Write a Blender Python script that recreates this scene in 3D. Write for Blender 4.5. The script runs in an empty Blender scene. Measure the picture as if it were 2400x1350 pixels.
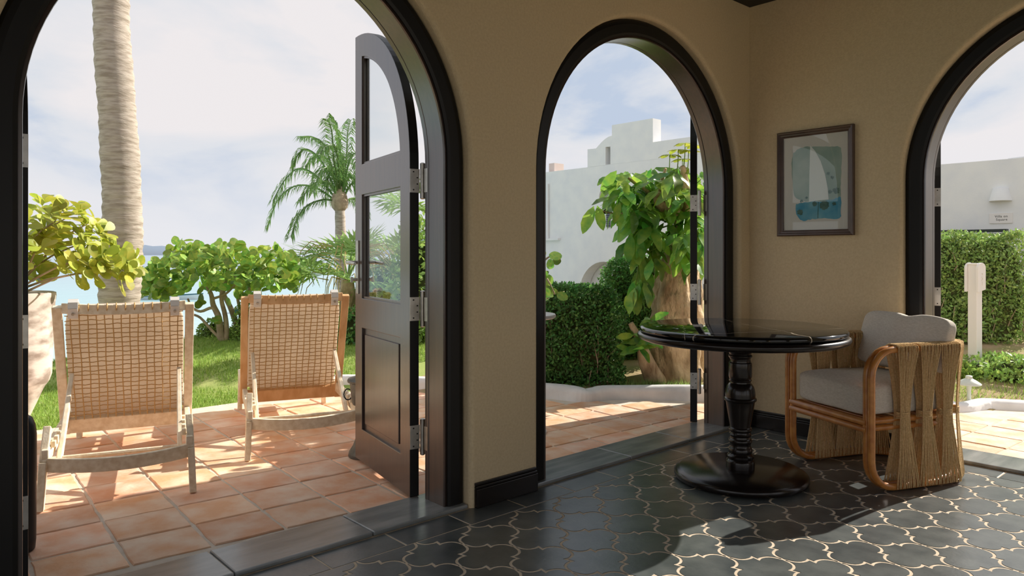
import bpy, bmesh, math, random
from mathutils import Vector, Matrix, noise
from mathutils.geometry import tessellate_polygon
PI = math.pi
random.seed(7)
sc = bpy.context.scene
COL = sc.collection

# ------------------------------------------------------------------ camera, sky, sun, exposure
FPX, HORY, CAMH, YAW = 1710.0, 595.0, 1.1, math.radians(48.0)
FW = (math.cos(YAW), math.sin(YAW)); RT = (math.sin(YAW), -math.cos(YAW))
CX, CY = -4.2636, -2.4574
cam_data = bpy.data.cameras.new('camera'); cam = bpy.data.objects.new('camera', cam_data); COL.objects.link(cam)
cam.location = (CX, CY, CAMH); cam.rotation_euler = (PI/2, 0, YAW - PI/2)
cam_data.sensor_width = 36.0; cam_data.lens = 36.0*FPX/2400.0
cam_data.shift_y = (HORY - 675.0)/2400.0
cam_data.clip_start = 0.05; cam_data.clip_end = 9000
sc.camera = cam
sc.view_settings.view_transform = 'Standard'; sc.view_settings.look = 'None'
sc.view_settings.gamma = 1.0; sc.view_settings.use_curve_mapping = False
sc.view_settings.exposure = 0.12

def S(r, g, b):
    f = lambda c: (c/255/12.92) if c/255 <= 0.04045 else ((c/255+0.055)/1.055)**2.4
    return (f(r), f(g), f(b), 1.0)

world = bpy.data.worlds.new('sky'); sc.world = world; world.use_nodes = True
nt = world.node_tree; nt.nodes.clear()
N = nt.nodes.new; LK = nt.links.new
out = N('ShaderNodeOutputWorld'); bg = N('ShaderNodeBackground'); tc = N('ShaderNodeTexCoord')
mp = N('ShaderNodeMapping'); mp.inputs['Scale'].default_value = (1.0, 1.0, 2.3); mp.inputs['Location'].default_value = (0.35, 0.1, 0.2)
n1 = N('ShaderNodeTexNoise'); n1.inputs['Scale'].default_value = 2.6; n1.inputs['Detail'].default_value = 7; n1.inputs['Roughness'].default_value = 0.52
n1.inputs['Distortion'].default_value = 0.25
r1 = N('ShaderNodeValToRGB')
r1.color_ramp.elements[0].position = 0.41; r1.color_ramp.elements[0].color = S(172, 184, 202)
r1.color_ramp.elements[1].position = 0.57; r1.color_ramp.elements[1].color = S(214, 210, 211)
e = r1.color_ramp.elements.new(0.475); e.color = S(199, 202, 208)
sep = N('ShaderNodeSeparateXYZ'); rz = N('ShaderNodeMapRange'); rz.inputs['From Min'].default_value = 0.0; rz.inputs['From Max'].default_value = 0.16
mixh = N('ShaderNodeMixRGB'); mixh.inputs['Color1'].default_value = S(208, 209, 214)
LK(tc.outputs['Generated'], mp.inputs['Vector']); LK(mp.outputs['Vector'], n1.inputs['Vector']); LK(n1.outputs['Fac'], r1.inputs['Fac'])
LK(tc.outputs['Generated'], sep.inputs['Vector']); LK(sep.outputs['Z'], rz.inputs['Value']); LK(rz.outputs['Result'], mixh.inputs['Fac'])
LK(r1.outputs['Color'], mixh.inputs['Color2']); LK(mixh.outputs['Color'], bg.inputs['Color']); LK(bg.outputs['Background'], out.inputs['Surface'])
bg.inputs['Strength'].default_value = 1.18

SUN_AZ, SUN_EL = math.radians(-8.0), math.radians(31.0)
sd = bpy.data.lights.new('sun', 'SUN'); sd.energy = 6.8; sd.angle = 0.009; sd.color = (1.0, 0.93, 0.83)
so = bpy.data.objects.new('sun', sd); COL.objects.link(so)
sv = Vector((math.cos(SUN_EL)*math.cos(SUN_AZ), math.cos(SUN_EL)*math.sin(SUN_AZ), math.sin(SUN_EL)))
so.rotation_euler = sv.to_track_quat('Z', 'Y').to_euler(); so.location = (12, -2, 9)

# ------------------------------------------------------------------ measured points: ray of a photo pixel met with a plane or a depth
def pd(x, y, d):
    a = (x-1200)/FPX
    return Vector((CX + d*(FW[0]+a*RT[0]), CY + d*(FW[1]+a*RT[1]), CAMH - d*(y-HORY)/FPX))
def fl(x, y, z=0.0):
    return pd(x, y, (CAMH-z)*FPX/(y-HORY))
def px(p):
    vx, vy = p[0]-CX, p[1]-CY; d = vx*FW[0]+vy*FW[1]
    if d < 0.05: return None
    return (1200+FPX*(vx*RT[0]+vy*RT[1])/d, HORY-FPX*(p[2]-CAMH)/d, d)

# ------------------------------------------------------------------ mesh helpers
class MB:
    def __init__(s): s.v = []; s.f = []
    def add(s, vs, fs):
        o = len(s.v); s.v += [tuple(v) for v in vs]; s.f += [tuple(i+o for i in f) for f in fs]; return s
    def box(s, c, d, rot=None):
        hx, hy, hz = d[0]/2, d[1]/2, d[2]/2
        vs = [Vector((x, y, z)) for x in (-hx, hx) for y in (-hy, hy) for z in (-hz, hz)]
        if rot is not None: vs = [rot @ v for v in vs]
        return s.add([v+Vector(c) for v in vs], [(0,1,3,2),(4,6,7,5),(0,4,5,1),(2,3,7,6),(0,2,6,4),(1,5,7,3)])
    def beam(s, a, b, w, h, up=(0,0,1)):
        a, b = Vector(a), Vector(b); t = (b-a).normalized(); u = Vector(up)
        x = t.cross(u)
        if x.length < 1e-4: x = t.cross(Vector((0,1,0)))
        x.normalize(); z = x.cross(t)
        vs = [p + x*sx*w/2 + z*sz*h/2 for p in (a, b) for sx, sz in ((-1,-1),(1,-1),(1,1),(-1,1))]
        return s.add(vs, [(3,2,1,0),(4,5,6,7),(0,1,5,4),(1,2,6,5),(2,3,7,6),(3,0,4,7)])
    def tube(s, path, rad, n=8, closed=False, caps=True):
        P = [Vector(p) for p in path]; m = len(P)
        R = rad if isinstance(rad, (list, tuple)) else [rad]*m
        T = []
        for i in range(m):
            if closed: d = P[(i+1) % m]-P[i-1]
            else: d = P[min(i+1, m-1)]-P[max(i-1, 0)]
            T.append(d.normalized() if d.length > 1e-9 else Vector((0,0,1)))
        ref = Vector((0,0,1)) if abs(T[0].z) < .9 else Vector((1,0,0))
        u = (ref - T[0]*ref.dot(T[0])).normalized(); vs = []
        for i in range(m):
            u = (u - T[i]*u.dot(T[i]))
            u = u.normalized() if u.length > 1e-6 else Vector((1,0,0))
            w = T[i].cross(u)
            for k in range(n):
                a = 2*PI*k/n; vs.append(P[i] + (u*math.cos(a)+w*math.sin(a))*R[i])
        fs = []
        for i in range(m if closed else m-1):
            j = (i+1) % m; off = 0
            if closed and j == 0:
                best = min(range(n), key=lambda q: (vs[q]-vs[i*n]).length); off = best
            for k in range(n):
                fs.append((i*n+k, i*n+(k+1) % n, j*n+(k+1+off) % n, j*n+(k+off) % n))
        if caps and not closed:
            fs.append(tuple(range(n-1, -1, -1))); fs.append(tuple((m-1)*n+k for k in range(n)))
        return s.add(vs, fs)
    def lathe(s, prof, n=32, c=(0,0,0), caps=True):
        m = len(prof); vs = [(c[0]+r*math.cos(2*PI*k/n), c[1]+r*math.sin(2*PI*k/n), c[2]+z) for r, z in prof for k in range(n)]
        fs = [(i*n+k, i*n+(k+1) % n, (i+1)*n+(k+1) % n, (i+1)*n+k) for i in range(m-1) for k in range(n)]
        if caps: fs += [tuple(range(n-1, -1, -1)), tuple((m-1)*n+k for k in range(n))]
        return s.add(vs, fs)
    def plate(s, loops, t0, t1, mp):
        """polygon with holes (2D loops), thickness t0..t1, mp(u,w,t)->xyz"""
        pts = [p for l in loops for p in l]; n = len(pts)
        tri = tessellate_polygon([[Vector((p[0], p[1], 0)) for p in l] for l in loops])
        vs = [mp(p[0], p[1], t0) for p in pts] + [mp(p[0], p[1], t1) for p in pts]
        fs = [tuple(t) for t in tri] + [tuple(i+n for i in reversed(t)) for t in tri]
        o = 0
        for l in loops:
            m = len(l)
            for i in range(m): fs.append((o+i, o+(i+1) % m, n+o+(i+1) % m, n+o+i))
            o += m
        return s.add(vs, fs)

def tag(o, label=None, cat=None, group=None, kind=None):
    if label: o['label'] = label
    if cat: o['category'] = cat
    if group: o['group'] = group
    if kind: o['kind'] = kind
    return o
def mesh_of(name, mb, mat, smooth=0, fix=True):
    me = bpy.data.meshes.new(name); me.from_pydata(mb.v, [], mb.f)
    if fix:
        bm = bmesh.new(); bm.from_mesh(me); bmesh.ops.recalc_face_normals(bm, faces=bm.faces); bm.to_mesh(me); bm.free()
    if mat is not None: me.materials.append(mat)
    if smooth:
        me.polygons.foreach_set('use_smooth', [True]*len(me.polygons))
        if smooth < 179: me.set_sharp_from_angle(angle=math.radians(smooth))
    me.update(); return me
def link(name, me, parent=None, loc=None):
    o = bpy.data.objects.new(name, me); COL.objects.link(o)
    if parent is not None: o.parent = parent
    if loc is not None: o.location = loc
    return o
def obj(name, mb, mat, parent=None, smooth=0, bevel=0, loc=None, fix=True, seg=2):
    o = link(name, mesh_of(name, mb, mat, smooth, fix), parent, loc)
    if bevel:
        b = o.modifiers.new('bevel', 'BEVEL'); b.width = bevel; b.segments = seg; b.limit_method = 'ANGLE'; b.angle_limit = math.radians(35)
    return o
def thing(name, label, cat, loc=(0,0,0), rz=0, group=None, kind=None):
    o = bpy.data.objects.new(name, None); COL.objects.link(o); o.location = loc; o.rotation_euler = (0,0,rz); o.empty_display_size = 0.1
    return tag(o, label, cat, group, kind)
def V(*a): return Vector(a)

# ------------------------------------------------------------------ materials
def mat(name, col, rough=0.6, metal=0.0, spec=0.5, col2=None, scale=6.0, detail=4, stretch=None, bump=0.0, bscale=None, rand=0.0, coat=0.0,
        transl=0.0, bdist=0.01, ramp=(0.35, 0.65), sheen=0.0, island=False, coat_rough=0.08, coat_ior=1.5):
    m = bpy.data.materials.new(name); m.use_nodes = True; t = m.node_tree; t.nodes.clear(); n = t.nodes.new; l = t.links.new
    o = n('ShaderNodeOutputMaterial'); p = n('ShaderNodeBsdfPrincipled')
    p.inputs['Roughness'].default_value = rough; p.inputs['Metallic'].default_value = metal; p.inputs['Specular IOR Level'].default_value = spec
    if coat:
        p.inputs['Coat Weight'].default_value = coat; p.inputs['Coat Roughness'].default_value = coat_rough; p.inputs['Coat IOR'].default_value = coat_ior
    if sheen: p.inputs['Sheen Weight'].default_value = sheen
    tcn = n('ShaderNodeTexCoord'); mpn = n('ShaderNodeMapping'); l(tcn.outputs['Object'], mpn.inputs['Vector'])
    if stretch: mpn.inputs['Scale'].default_value = stretch
    oi = n('ShaderNodeObjectInfo')
    if rand or col2:
        # shift the pattern from object to object
        vm = n('ShaderNodeVectorMath'); vm.operation = 'SCALE'; cb = n('ShaderNodeCombineXYZ')
        l(oi.outputs['Random'], cb.inputs['X']); l(oi.outputs['Random'], cb.inputs['Z']); l(cb.outputs['Vector'], vm.inputs[0]); vm.inputs['Scale'].default_value = 37.0
        l(vm.outputs['Vector'], mpn.inputs['Location'])
    cout = None
    if col2 is not None:
        nz = n('ShaderNodeTexNoise'); nz.inputs['Scale'].default_value = scale; nz.inputs['Detail'].default_value = detail
        l(mpn.outputs['Vector'], nz.inputs['Vector'])
        rp = n('ShaderNodeValToRGB'); rp.color_ramp.elements[0].position = ramp[0]; rp.color_ramp.elements[1].position = ramp[1]
        rp.color_ramp.elements[0].color = col; rp.color_ramp.elements[1].color = col2
        l(nz.outputs['Fac'], rp.inputs['Fac']); cout = rp.outputs['Color']
    if rand:
        hs = n('ShaderNodeHueSaturation'); src = oi.outputs['Random']
        if island:
            ge = n('ShaderNodeNewGeometry'); ad = n('ShaderNodeMath'); ad.operation = 'ADD'; fr = n('ShaderNodeMath'); fr.operation = 'FRACT'
            l(ge.outputs['Random Per Island'], ad.inputs[0]); l(oi.outputs['Random'], ad.inputs[1]); l(ad.outputs[0], fr.inputs[0]); src = fr.outputs[0]
        mr = n('ShaderNodeMapRange'); mr.inputs['To Min'].default_value = 1-rand; mr.inputs['To Max'].default_value = 1+rand
        l(src, mr.inputs['Value']); l(mr.outputs['Result'], hs.inputs['Value'])
        mh = n('ShaderNodeMapRange'); mh.inputs['To Min'].default_value = 0.5-rand*0.06; mh.inputs['To Max'].default_value = 0.5+rand*0.05
        m7 = n('ShaderNodeMath'); m7.operation = 'MULTIPLY'; m7.inputs[1].default_value = 7.31; f7 = n('ShaderNodeMath'); f7.operation = 'FRACT'
        l(src, m7.inputs[0]); l(m7.outputs[0], f7.inputs[0]); l(f7.outputs[0], mh.inputs['Value']); l(mh.outputs['Result'], hs.inputs['Hue'])
        if cout is None: hs.inputs['Color'].default_value = col
        else: l(cout, hs.inputs['Color'])
        cout = hs.outputs['Color']
    if cout is None: p.inputs['Base Color'].default_value = col
    else: l(cout, p.inputs['Base Color'])
    if bump:
        nb = n('ShaderNodeTexNoise'); nb.inputs['Scale'].default_value = bscale or scale*4; nb.inputs['Detail'].default_value = 5
        l(mpn.outputs['Vector'], nb.inputs['Vector']); bp = n('ShaderNodeBump'); bp.inputs['Strength'].default_value = bump; bp.inputs['Distance'].default_value = bdist
        l(nb.outputs['Fac'], bp.inputs['Height']); l(bp.outputs['Normal'], p.inputs['Normal'])
    if transl:
        tr = n('ShaderNodeBsdfTranslucent'); mx = n('ShaderNodeMixShader'); mx.inputs['Fac'].default_value = transl
        if cout is None: tr.inputs['Color'].default_value = col
        else: l(cout, tr.inputs['Color'])
        l(p.outputs['BSDF'], mx.inputs[1]); l(tr.outputs['BSDF'], mx.inputs[2]); l(mx.outputs['Shader'], o.inputs['Surface'])
    else: l(p.outputs['BSDF'], o.inputs['Surface'])
    return m

def glass_mat(name, tint=(1,1,1,1)):
    m = bpy.data.materials.new(name); m.use_nodes = True; t = m.node_tree; t.nodes.clear(); n = t.nodes.new; l = t.links.new
    o = n('ShaderNodeOutputMaterial'); mx = n('ShaderNodeMixShader'); tr = n('ShaderNodeBsdfTransparent'); gl = n('ShaderNodeBsdfGlossy')
    tr.inputs['Color'].default_value = tint; gl.inputs['Roughness'].default_value = 0.0
    lw = n('ShaderNodeLayerWeight'); lw.inputs['Blend'].default_value = 0.5
    pw = n('ShaderNodeMath'); pw.operation = 'POWER'; pw.inputs[1].default_value = 5.0; fr = n('ShaderNodeMath'); fr.operation = 'MULTIPLY_ADD'
    fr.inputs[1].default_value = 0.9; fr.inputs[2].default_value = 0.035
    l(lw.outputs['Facing'], pw.inputs[0]); l(pw.outputs[0], fr.inputs[0]); l(fr.outputs[0], mx.inputs['Fac']); l(tr.outputs['BSDF'], mx.inputs[1]); l(gl.outputs['BSDF'], mx.inputs[2]); l(mx.outputs['Shader'], o.inputs['Surface'])
    return m

M = {}
M['plaster'] = mat('wall_plaster', S(225, 206, 169), 0.9, spec=0.2, col2=S(217, 197, 159), scale=90, bump=0.25, bscale=220)
M['white_wall'] = mat('white_render', S(232, 232, 230), 0.9, spec=0.2, col2=S(224, 225, 226), scale=3, bump=0.1, bscale=60)
M['ceiling'] = mat('dark_ceiling_wood', S(34, 30, 28), 0.6, col2=S(26, 23, 22), scale=3, stretch=(1, 12, 1))
M['espresso'] = mat('espresso_wood', S(54, 39, 31), 0.34, spec=0.9, coat=0.6, coat_rough=0.22, coat_ior=1.65, col2=S(68, 49, 39), scale=4, stretch=(14, 14, 0.7), bump=0.04, bscale=30)
M['casing_black'] = mat('black_casing_paint', S(17, 16, 15), 0.42, spec=0.35, col2=S(22, 20, 18), scale=5)
M['black_wood'] = mat('black_lacquer', S(24, 19, 17), 0.22, spec=0.5, col2=S(30, 23, 20), scale=5, stretch=(6, 6, 1))
M['slate'] = mat('slate_tile', S(72, 78, 79), 0.28, spec=0.75, col2=S(96, 101, 100), scale=9, detail=6, bump=0.05, bscale=70, rand=0.12)
M['grout'] = mat('beige_grout', S(226, 208, 184), 0.9, col2=S(206, 188, 164), scale=30, spec=0.2)
M['threshold'] = mat('threshold_stone', S(112, 118, 119), 0.22, spec=0.8, col2=S(148, 151, 150), scale=5, stretch=(0.6, 3, 1), bump=0.05, rand=0.1)
M['terracotta'] = mat('terracotta', S(235, 178, 136), 0.7, spec=0.4, col2=S(248, 219, 193), scale=7, detail=9, bump=0.35, bscale=26, rand=0.14, ramp=(0.36, 0.68))
M['mortar'] = mat('pale_mortar', S(226, 212, 196), 0.95, col2=S(212, 198, 180), scale=14, spec=0.2, bump=0.2)
M['steel'] = mat('brushed_steel', S(196, 192, 184), 0.32, metal=1.0, col2=S(170, 166, 158), scale=20)
M['steel_dark'] = mat('screw_steel', S(52, 48, 44), 0.5, metal=0.8)
M['glass'] = glass_mat('clear_glass', (0.96, 0.98, 0.98, 1))
M['marble'] = None
M['rattan'] = mat('rattan_cane', S(208, 142, 70), 0.35, col2=S(182, 112, 50), scale=7, stretch=(3, 3, 3), coat=0.4, spec=0.5)
M['rope'] = mat('jute_rope', S(226, 194, 144), 0.9, spec=0.15, col2=S(204, 168, 118), scale=120, bump=0.6, bscale=300, rand=0.08, island=True)
M['linen'] = mat('grey_linen', S(240, 232, 220), 0.95, spec=0.1, col2=S(222, 213, 199), scale=70, stretch=(1, 1, 4.5), bump=0.5, bscale=220, sheen=0.2)
M['cream_cloth'] = mat('cream_canvas', S(240, 228, 212), 0.95, spec=0.1, col2=S(230, 216, 198), scale=8, bump=0.15, transl=0.45)
M['teak'] = mat('teak', S(232, 190, 142), 0.7, spec=0.3, col2=S(214, 166, 116), scale=4, stretch=(5, 5, 0.8), bump=0.08)
M['teak_grey'] = mat('weathered_teak', S(246, 232, 208), 0.8, spec=0.2, col2=S(226, 206, 176), scale=6, stretch=(6, 1, 6), bump=0.1)
M['cord'] = mat('tan_cord', S(196, 160, 108), 0.8, spec=0.2)
M['white_strap'] = mat('white_webbing', S(236, 230, 222), 0.9)
M['frame_wood'] = mat('picture_frame_wood', S(70, 52, 42), 0.3, col2=S(92, 72, 60), scale=6, spec=0.5)
M['mat_board'] = mat('picture_paper', S(226, 218, 208), 0.9)
M['wash_green'] = mat('green_watercolour', S(148, 172, 160), 0.9, col2=S(180, 194, 182), scale=7)
M['wash_blue'] = mat('blue_watercolour', S(78, 158, 188), 0.9, col2=S(140, 192, 204), scale=9)
M['wash_dark'] = mat('dark_green_wash', S(70, 104, 96), 0.9, col2=S(104, 136, 126), scale=30)
M['sail_white'] = mat('white_sail_paint', S(240, 242, 238), 0.9)
M['galvanised'] = mat('galvanised_metal', S(120, 120, 116), 0.45, metal=0.7, col2=S(84, 84, 80), scale=14, bump=0.15)
M['black_metal'] = mat('black_metal', S(30, 30, 32), 0.4, metal=0.3)
M['pot'] = mat('weathered_pot', S(216, 204, 194), 0.95, col2=S(150, 134, 122), scale=5, detail=8, stretch=(1, 1, 2.2), bump=0.3, bscale=12, ramp=(0.45, 0.62))
M['palm_bark'] = mat('palm_bark', S(186, 174, 160), 0.95, col2=S(150, 137, 122), scale=5, stretch=(1.5, 1.5, 9), bump=0.5, bscale=14, ramp=(0.4, 0.66))
M['bark'] = mat('tree_bark', S(212, 186, 150), 0.95, col2=S(128, 100, 72), scale=5, detail=8, stretch=(1.8, 1.8, 0.9), bump=1.0, bscale=9, bdist=.05, ramp=(.38, .72))
M['bark_pale'] = mat('pale_branch_bark', S(196, 176, 152), 0.95, col2=S(152, 132, 110), scale=9, bump=0.4, bscale=22)
M['leaf_clusia'] = mat('clusia_leaf', S(160, 178, 62), 0.42, spec=0.5, rand=0.32, transl=0.42, col2=S(198, 194, 76), scale=3, island=True)
M['leaf_grape'] = mat('sea_grape_leaf', S(116, 168, 72), 0.45, rand=0.42, transl=0.32, col2=S(168, 186, 80), scale=3, island=True)
M['leaf_big'] = mat('umbrella_leaf', S(92, 154, 64), 0.34, rand=0.45, transl=0.42, col2=S(156, 188, 74), scale=2.5, island=True)
M['leaf_palm'] = mat('palm_frond', S(116, 152, 84), 0.5, rand=0.3, transl=0.35, island=True)
M['leaf_fan'] = mat('fan_palm_leaf', S(152, 184, 100), 0.5, rand=0.25, transl=0.4, island=True)
M['straw'] = mat('dry_palm_flower', S(188, 174, 104), 0.8, rand=0.2, island=True, transl=0.2)
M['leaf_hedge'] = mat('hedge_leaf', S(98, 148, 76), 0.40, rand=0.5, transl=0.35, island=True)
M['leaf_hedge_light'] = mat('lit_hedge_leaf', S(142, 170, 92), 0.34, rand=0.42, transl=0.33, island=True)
M['leaf_cover'] = mat('groundcover_leaf', S(150, 182, 94), 0.4, rand=0.45, transl=0.33, island=True)
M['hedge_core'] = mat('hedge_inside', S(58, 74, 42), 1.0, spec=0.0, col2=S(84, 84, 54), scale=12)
M['grass'] = mat('grass_blade', S(152, 180, 84), 0.7, rand=0.35, transl=0.35, island=True)
M['soil'] = mat('garden_soil', S(184, 158, 128), 1.0, spec=0.1, col2=S(150, 148, 96), scale=5, detail=7, bump=0.7, bscale=30)
M['lawn'] = mat('lawn_ground', S(140, 166, 84), 1.0, spec=0.1, col2=S(168, 174, 108), scale=2.0, detail=6, bump=0.4, bscale=50)
M['curb'] = mat('white_curb_paint', S(236, 234, 232), 0.85, col2=S(218, 216, 214), scale=6, bump=0.2, bscale=18)
M['boat'] = mat('white_boat', S(226, 228, 228), 0.5)
M['boat_teal'] = mat('teal_boat', S(36, 92, 108), 0.4)
M['hazy_hill'] = mat('distant_island', S(224, 230, 238), 1.0, spec=0.0)  # pale bluish base colour carries the haze over the far hills
M['dark_green_wood'] = mat('dark_green_railing', S(30, 42, 38), 0.5)
M['black_text'] = mat('sign_lettering', S(60, 60, 60), 0.8)
M['pink_stone'] = mat('pink_chimney', S(214, 196, 188), 0.9)
M['glow_box'] = mat('amber_lamp_shade', S(226, 198, 168), 0.6)
M['white_paint'] = mat('white_paint', S(228, 224, 220), 0.55)
M['grey_paint'] = mat('pale_grey_paint', S(198, 204, 196), 0.5)
M['vent'] = mat('vent_louvre', S(92, 98, 104), 0.6)

def marble():
    m = bpy.data.materials.new('black_marble'); m.use_nodes = True; t = m.node_tree; n = t.nodes.new; l = t.links.new
    p = t.nodes['Principled BSDF']; p.inputs['Roughness'].default_value = 0.06; p.inputs['Specular IOR Level'].default_value = 0.6
    tcn = n('ShaderNodeTexCoord'); acc = None
    # long thin veins: bent lines in the stone
    for ang, off, w, am, sc_ in ((0.60, 0.10, 0.0035, 0.10, 2.2), (1.95, 0.23, 0.003, 0.12, 2.6), (0.95, -0.27, 0.0016, 0.10, 3.1), (2.5, -0.12, 0.0014, 0.16, 2.4), (0.2, 0.33, 0.0012, 0.1, 3.0)):
        mpn = n('ShaderNodeMapping'); mpn.inputs['Rotation'].default_value = (0, 0, ang); l(tcn.outputs['Object'], mpn.inputs['Vector'])
        nz = n('ShaderNodeTexNoise'); nz.inputs['Scale'].default_value = sc_; nz.inputs['Detail'].default_value = 6; l(mpn.outputs['Vector'], nz.inputs['Vector'])
        sp = n('ShaderNodeSeparateXYZ'); l(mpn.outputs['Vector'], sp.inputs['Vector'])
        a = n('ShaderNodeMath'); a.operation = 'MULTIPLY_ADD'; l(nz.outputs['Fac'], a.inputs[0]); a.inputs[1].default_value = am*2; a.inputs[2].default_value = off-am
        b = n('ShaderNodeMath'); b.operation = 'SUBTRACT'; l(sp.outputs['X'], b.inputs[0]); l(a.outputs[0], b.inputs[1])
        c = n('ShaderNodeMath'); c.operation = 'ABSOLUTE'; l(b.outputs[0], c.inputs[0])
        d = n('ShaderNodeMath'); d.operation = 'LESS_THAN'; l(c.outputs[0], d.inputs[0]); d.inputs[1].default_value = w
        if acc is None: acc = d.outputs[0]
        else:
            e2 = n('ShaderNodeMath'); e2.operation = 'MAXIMUM'; l(acc, e2.inputs[0]); l(d.outputs[0], e2.inputs[1]); acc = e2.outputs[0]
    mx = n('ShaderNodeMixRGB'); mx.inputs['Color1'].default_value = S(20, 20, 20); mx.inputs['Color2'].default_value = S(190, 178, 160)
    l(acc, mx.inputs['Fac']); l(mx.outputs['Color'], p.inputs['Base Color']); return m
M['marble'] = marble()

def sea_mat():
    m = bpy.data.materials.new('sea_water'); m.use_nodes = True; t = m.node_tree; n = t.nodes.new; l = t.links.new
    p = t.nodes['Principled BSDF']; p.inputs['Roughness'].default_value = 0.22; p.inputs['Specular IOR Level'].default_value = 0.4
    tcn = n('ShaderNodeTexCoord'); sp = n('ShaderNodeVectorMath'); sp.operation = 'LENGTH'; l(tcn.outputs['Object'], sp.inputs[0])
    mr = n('ShaderNodeMapRange'); mr.inputs['From Min'].default_value = 20; mr.inputs['From Max'].default_value = 260; l(sp.outputs['Value'], mr.inputs['Value'])
    rp = n('ShaderNodeValToRGB'); rp.color_ramp.elements[0].color = S(188, 214, 212); rp.color_ramp.elements[1].color = S(136, 160, 178)
    e = rp.color_ramp.elements.new(0.25); e.color = S(150, 190, 198); l(mr.outputs['Result'], rp.inputs['Fac'])
    mpn = n('ShaderNodeMapping'); mpn.inputs['Scale'].default_value = (0.25, 0.9, 1); mpn.inputs['Rotation'].default_value = (0, 0, -0.7); l(tcn.outputs['Object'], mpn.inputs['Vector'])
    nz = n('ShaderNodeTexNoise'); nz.inputs['Scale'].default_value = 0.7; nz.inputs['Detail'].default_value = 6; l(mpn.outputs['Vector'], nz.inputs['Vector'])
    bp = n('ShaderNodeBump'); bp.inputs['Strength'].default_value = 0.35; bp.inputs['Distance'].default_value = 0.4; l(nz.outputs['Fac'], bp.inputs['Height']); l(bp.outputs['Normal'], p.inputs['Normal'])
    l(rp.outputs['Color'], p.inputs['Base Color']); return m
M['sea'] = sea_mat()

# ================================================================== THE ROOM
RO, ZC = 0.885, 1.5            # arch opening radius, spring height
RO_L = 0.857                    # the left arch is a little narrower
mapA = lambda s, z, t: (s, t, z)          # wall towards the terrace: plane Y=0, outside +Y
mapB = lambda s, z, t: (t, s, z)          # wall with the picture: plane X=0, outside +X
def arch_wall(name, label, mp, s0, s1, z1, depth, arches, mi=None, mo=None, round_=0.025):
    mb = MB(); NA = 40
    def face(r, t, flip=False):
        edges = [s0]
        for c, q in sorted(arches): edges += [c-q-r, c+q+r]
        edges.append(s1)
        for i in range(0, len(edges), 2):
            a, b = edges[i], edges[i+1]
            mb.add([mp(a, 0, t), mp(b, 0, t), mp(b, z1, t), mp(a, z1, t)], [(0,1,2,3)])
        for c, q in arches:
            r_ = q+r
            for k in range(NA):
                a0, a1 = PI*k/NA, PI*(k+1)/NA
                p0 = (c+r_*math.cos(a0), ZC+r_*math.sin(a0)); p1 = (c+r_*math.cos(a1), ZC+r_*math.sin(a1))
                mb.add([mp(p0[0], p0[1], t), mp(p1[0], p1[1], t), mp(p1[0], z1, t), mp(p0[0], z1, t)], [(0,1,2,3)])
    face(round_, 0.0); face(0.0, depth)
    prof = [(round_*(1-math.sin(a)), round_*(1-math.cos(a))) for a in [PI/2*i/5 for i in range(6)]] + [(0.0, depth)]
    for c, q in arches:
        path = [(1, 0, 0)] + [(math.cos(PI*k/NA), math.sin(PI*k/NA), ZC) for k in range(NA+1)] + [(-1, 0, 0)]
        rows = [[mp(c+x*(q+r), z0+y*(q+r), t) for x, y, z0 in path] for r, t in prof]
        n = len(path)
        for i in range(len(rows)-1):
            mb.add(rows[i]+rows[i+1], [(k, k+1, n+k+1, n+k) for k in range(n-1)])
    mb.add([mp(s0,0,0), mp(s0,z1,0), mp(s0,z1,depth), mp(s0,0,depth)], [(0,1,2,3)])
    mb.add([mp(s1,0,0), mp(s1,z1,0), mp(s1,z1,depth), mp(s1,0,depth)], [(0,1,2,3)])
    mb.add([mp(s0,z1,0), mp(s1,z1,0), mp(s1,z1,depth), mp(s0,z1,depth)], [(0,1,2,3)])
    me = mesh_of(name, mb, mi or M['plaster'], 0, fix=False)
    bm = bmesh.new(); bm.from_mesh(me); bmesh.ops.remove_doubles(bm, verts=bm.verts, dist=0.0004); bmesh.ops.recalc_face_normals(bm, faces=bm.faces); bm.to_mesh(me); bm.free()
    me.materials.append(mo or M['white_wall'])
    for p in me.polygons:
        cs = [me.vertices[v].co for v in p.vertices]
        tt = [c.y if mp is mapA else c.x for c in cs]
        if all(abs(t-depth) < 1e-4 for t in tt): p.material_index = 1
    me.update()
    return tag(link(name, me), label, 'wall', None, 'structure')

CA, CC, CB = -3.148, -1.0, -1.80           # arch centres: left, middle (on the terrace wall), right (on the picture wall)
ZT = 2.68
XL, YB = -6.4, -5.4
arch_wall('wall_left', 'beige plaster wall with the two tall arched doorways', mapA, XL, 0.30, ZT, 0.26, [(CA, RO_L), (CC, RO)])
arch_wall('wall_right', 'beige plaster wall where the sailing picture hangs beside an arch', mapB, YB, -0.001, ZT, 0.30, [(CB, RO)])
def mapBack(s, z, t): return (s, YB-t, z)
def mapSide(s, z, t): return (XL-t, s, z)
arch_wall('wall_back', 'unseen beige plaster wall behind the viewer with arches added for sky light', mapBack, XL, 0.30, ZT, 0.26, [(-5.2, RO), (-3.1, RO), (-1.0, RO)], mo=M['plaster'])  # out of view; arches added to let more sky light into the room
arch_wall('wall_side', 'unseen beige plaster wall opposite the picture with extra arches added for sky light', mapSide, YB, 0.26, ZT, 0.26, [(-4.35, RO), (-2.45, RO), (-.72, RO)], mo=M['plaster'])  # out of view; arches beyond the reflected ones added to brighten the picture wall
mb = MB().box(((XL+0.3)/2, (YB+0.26)/2, ZT+0.09), (0.3-XL+0.7, 0.26-YB+0.7, 0.18))
tag(obj('ceiling', mb, M['ceiling']), 'dark wooden ceiling glimpsed above the room corner', 'ceiling', None, 'structure')

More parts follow.
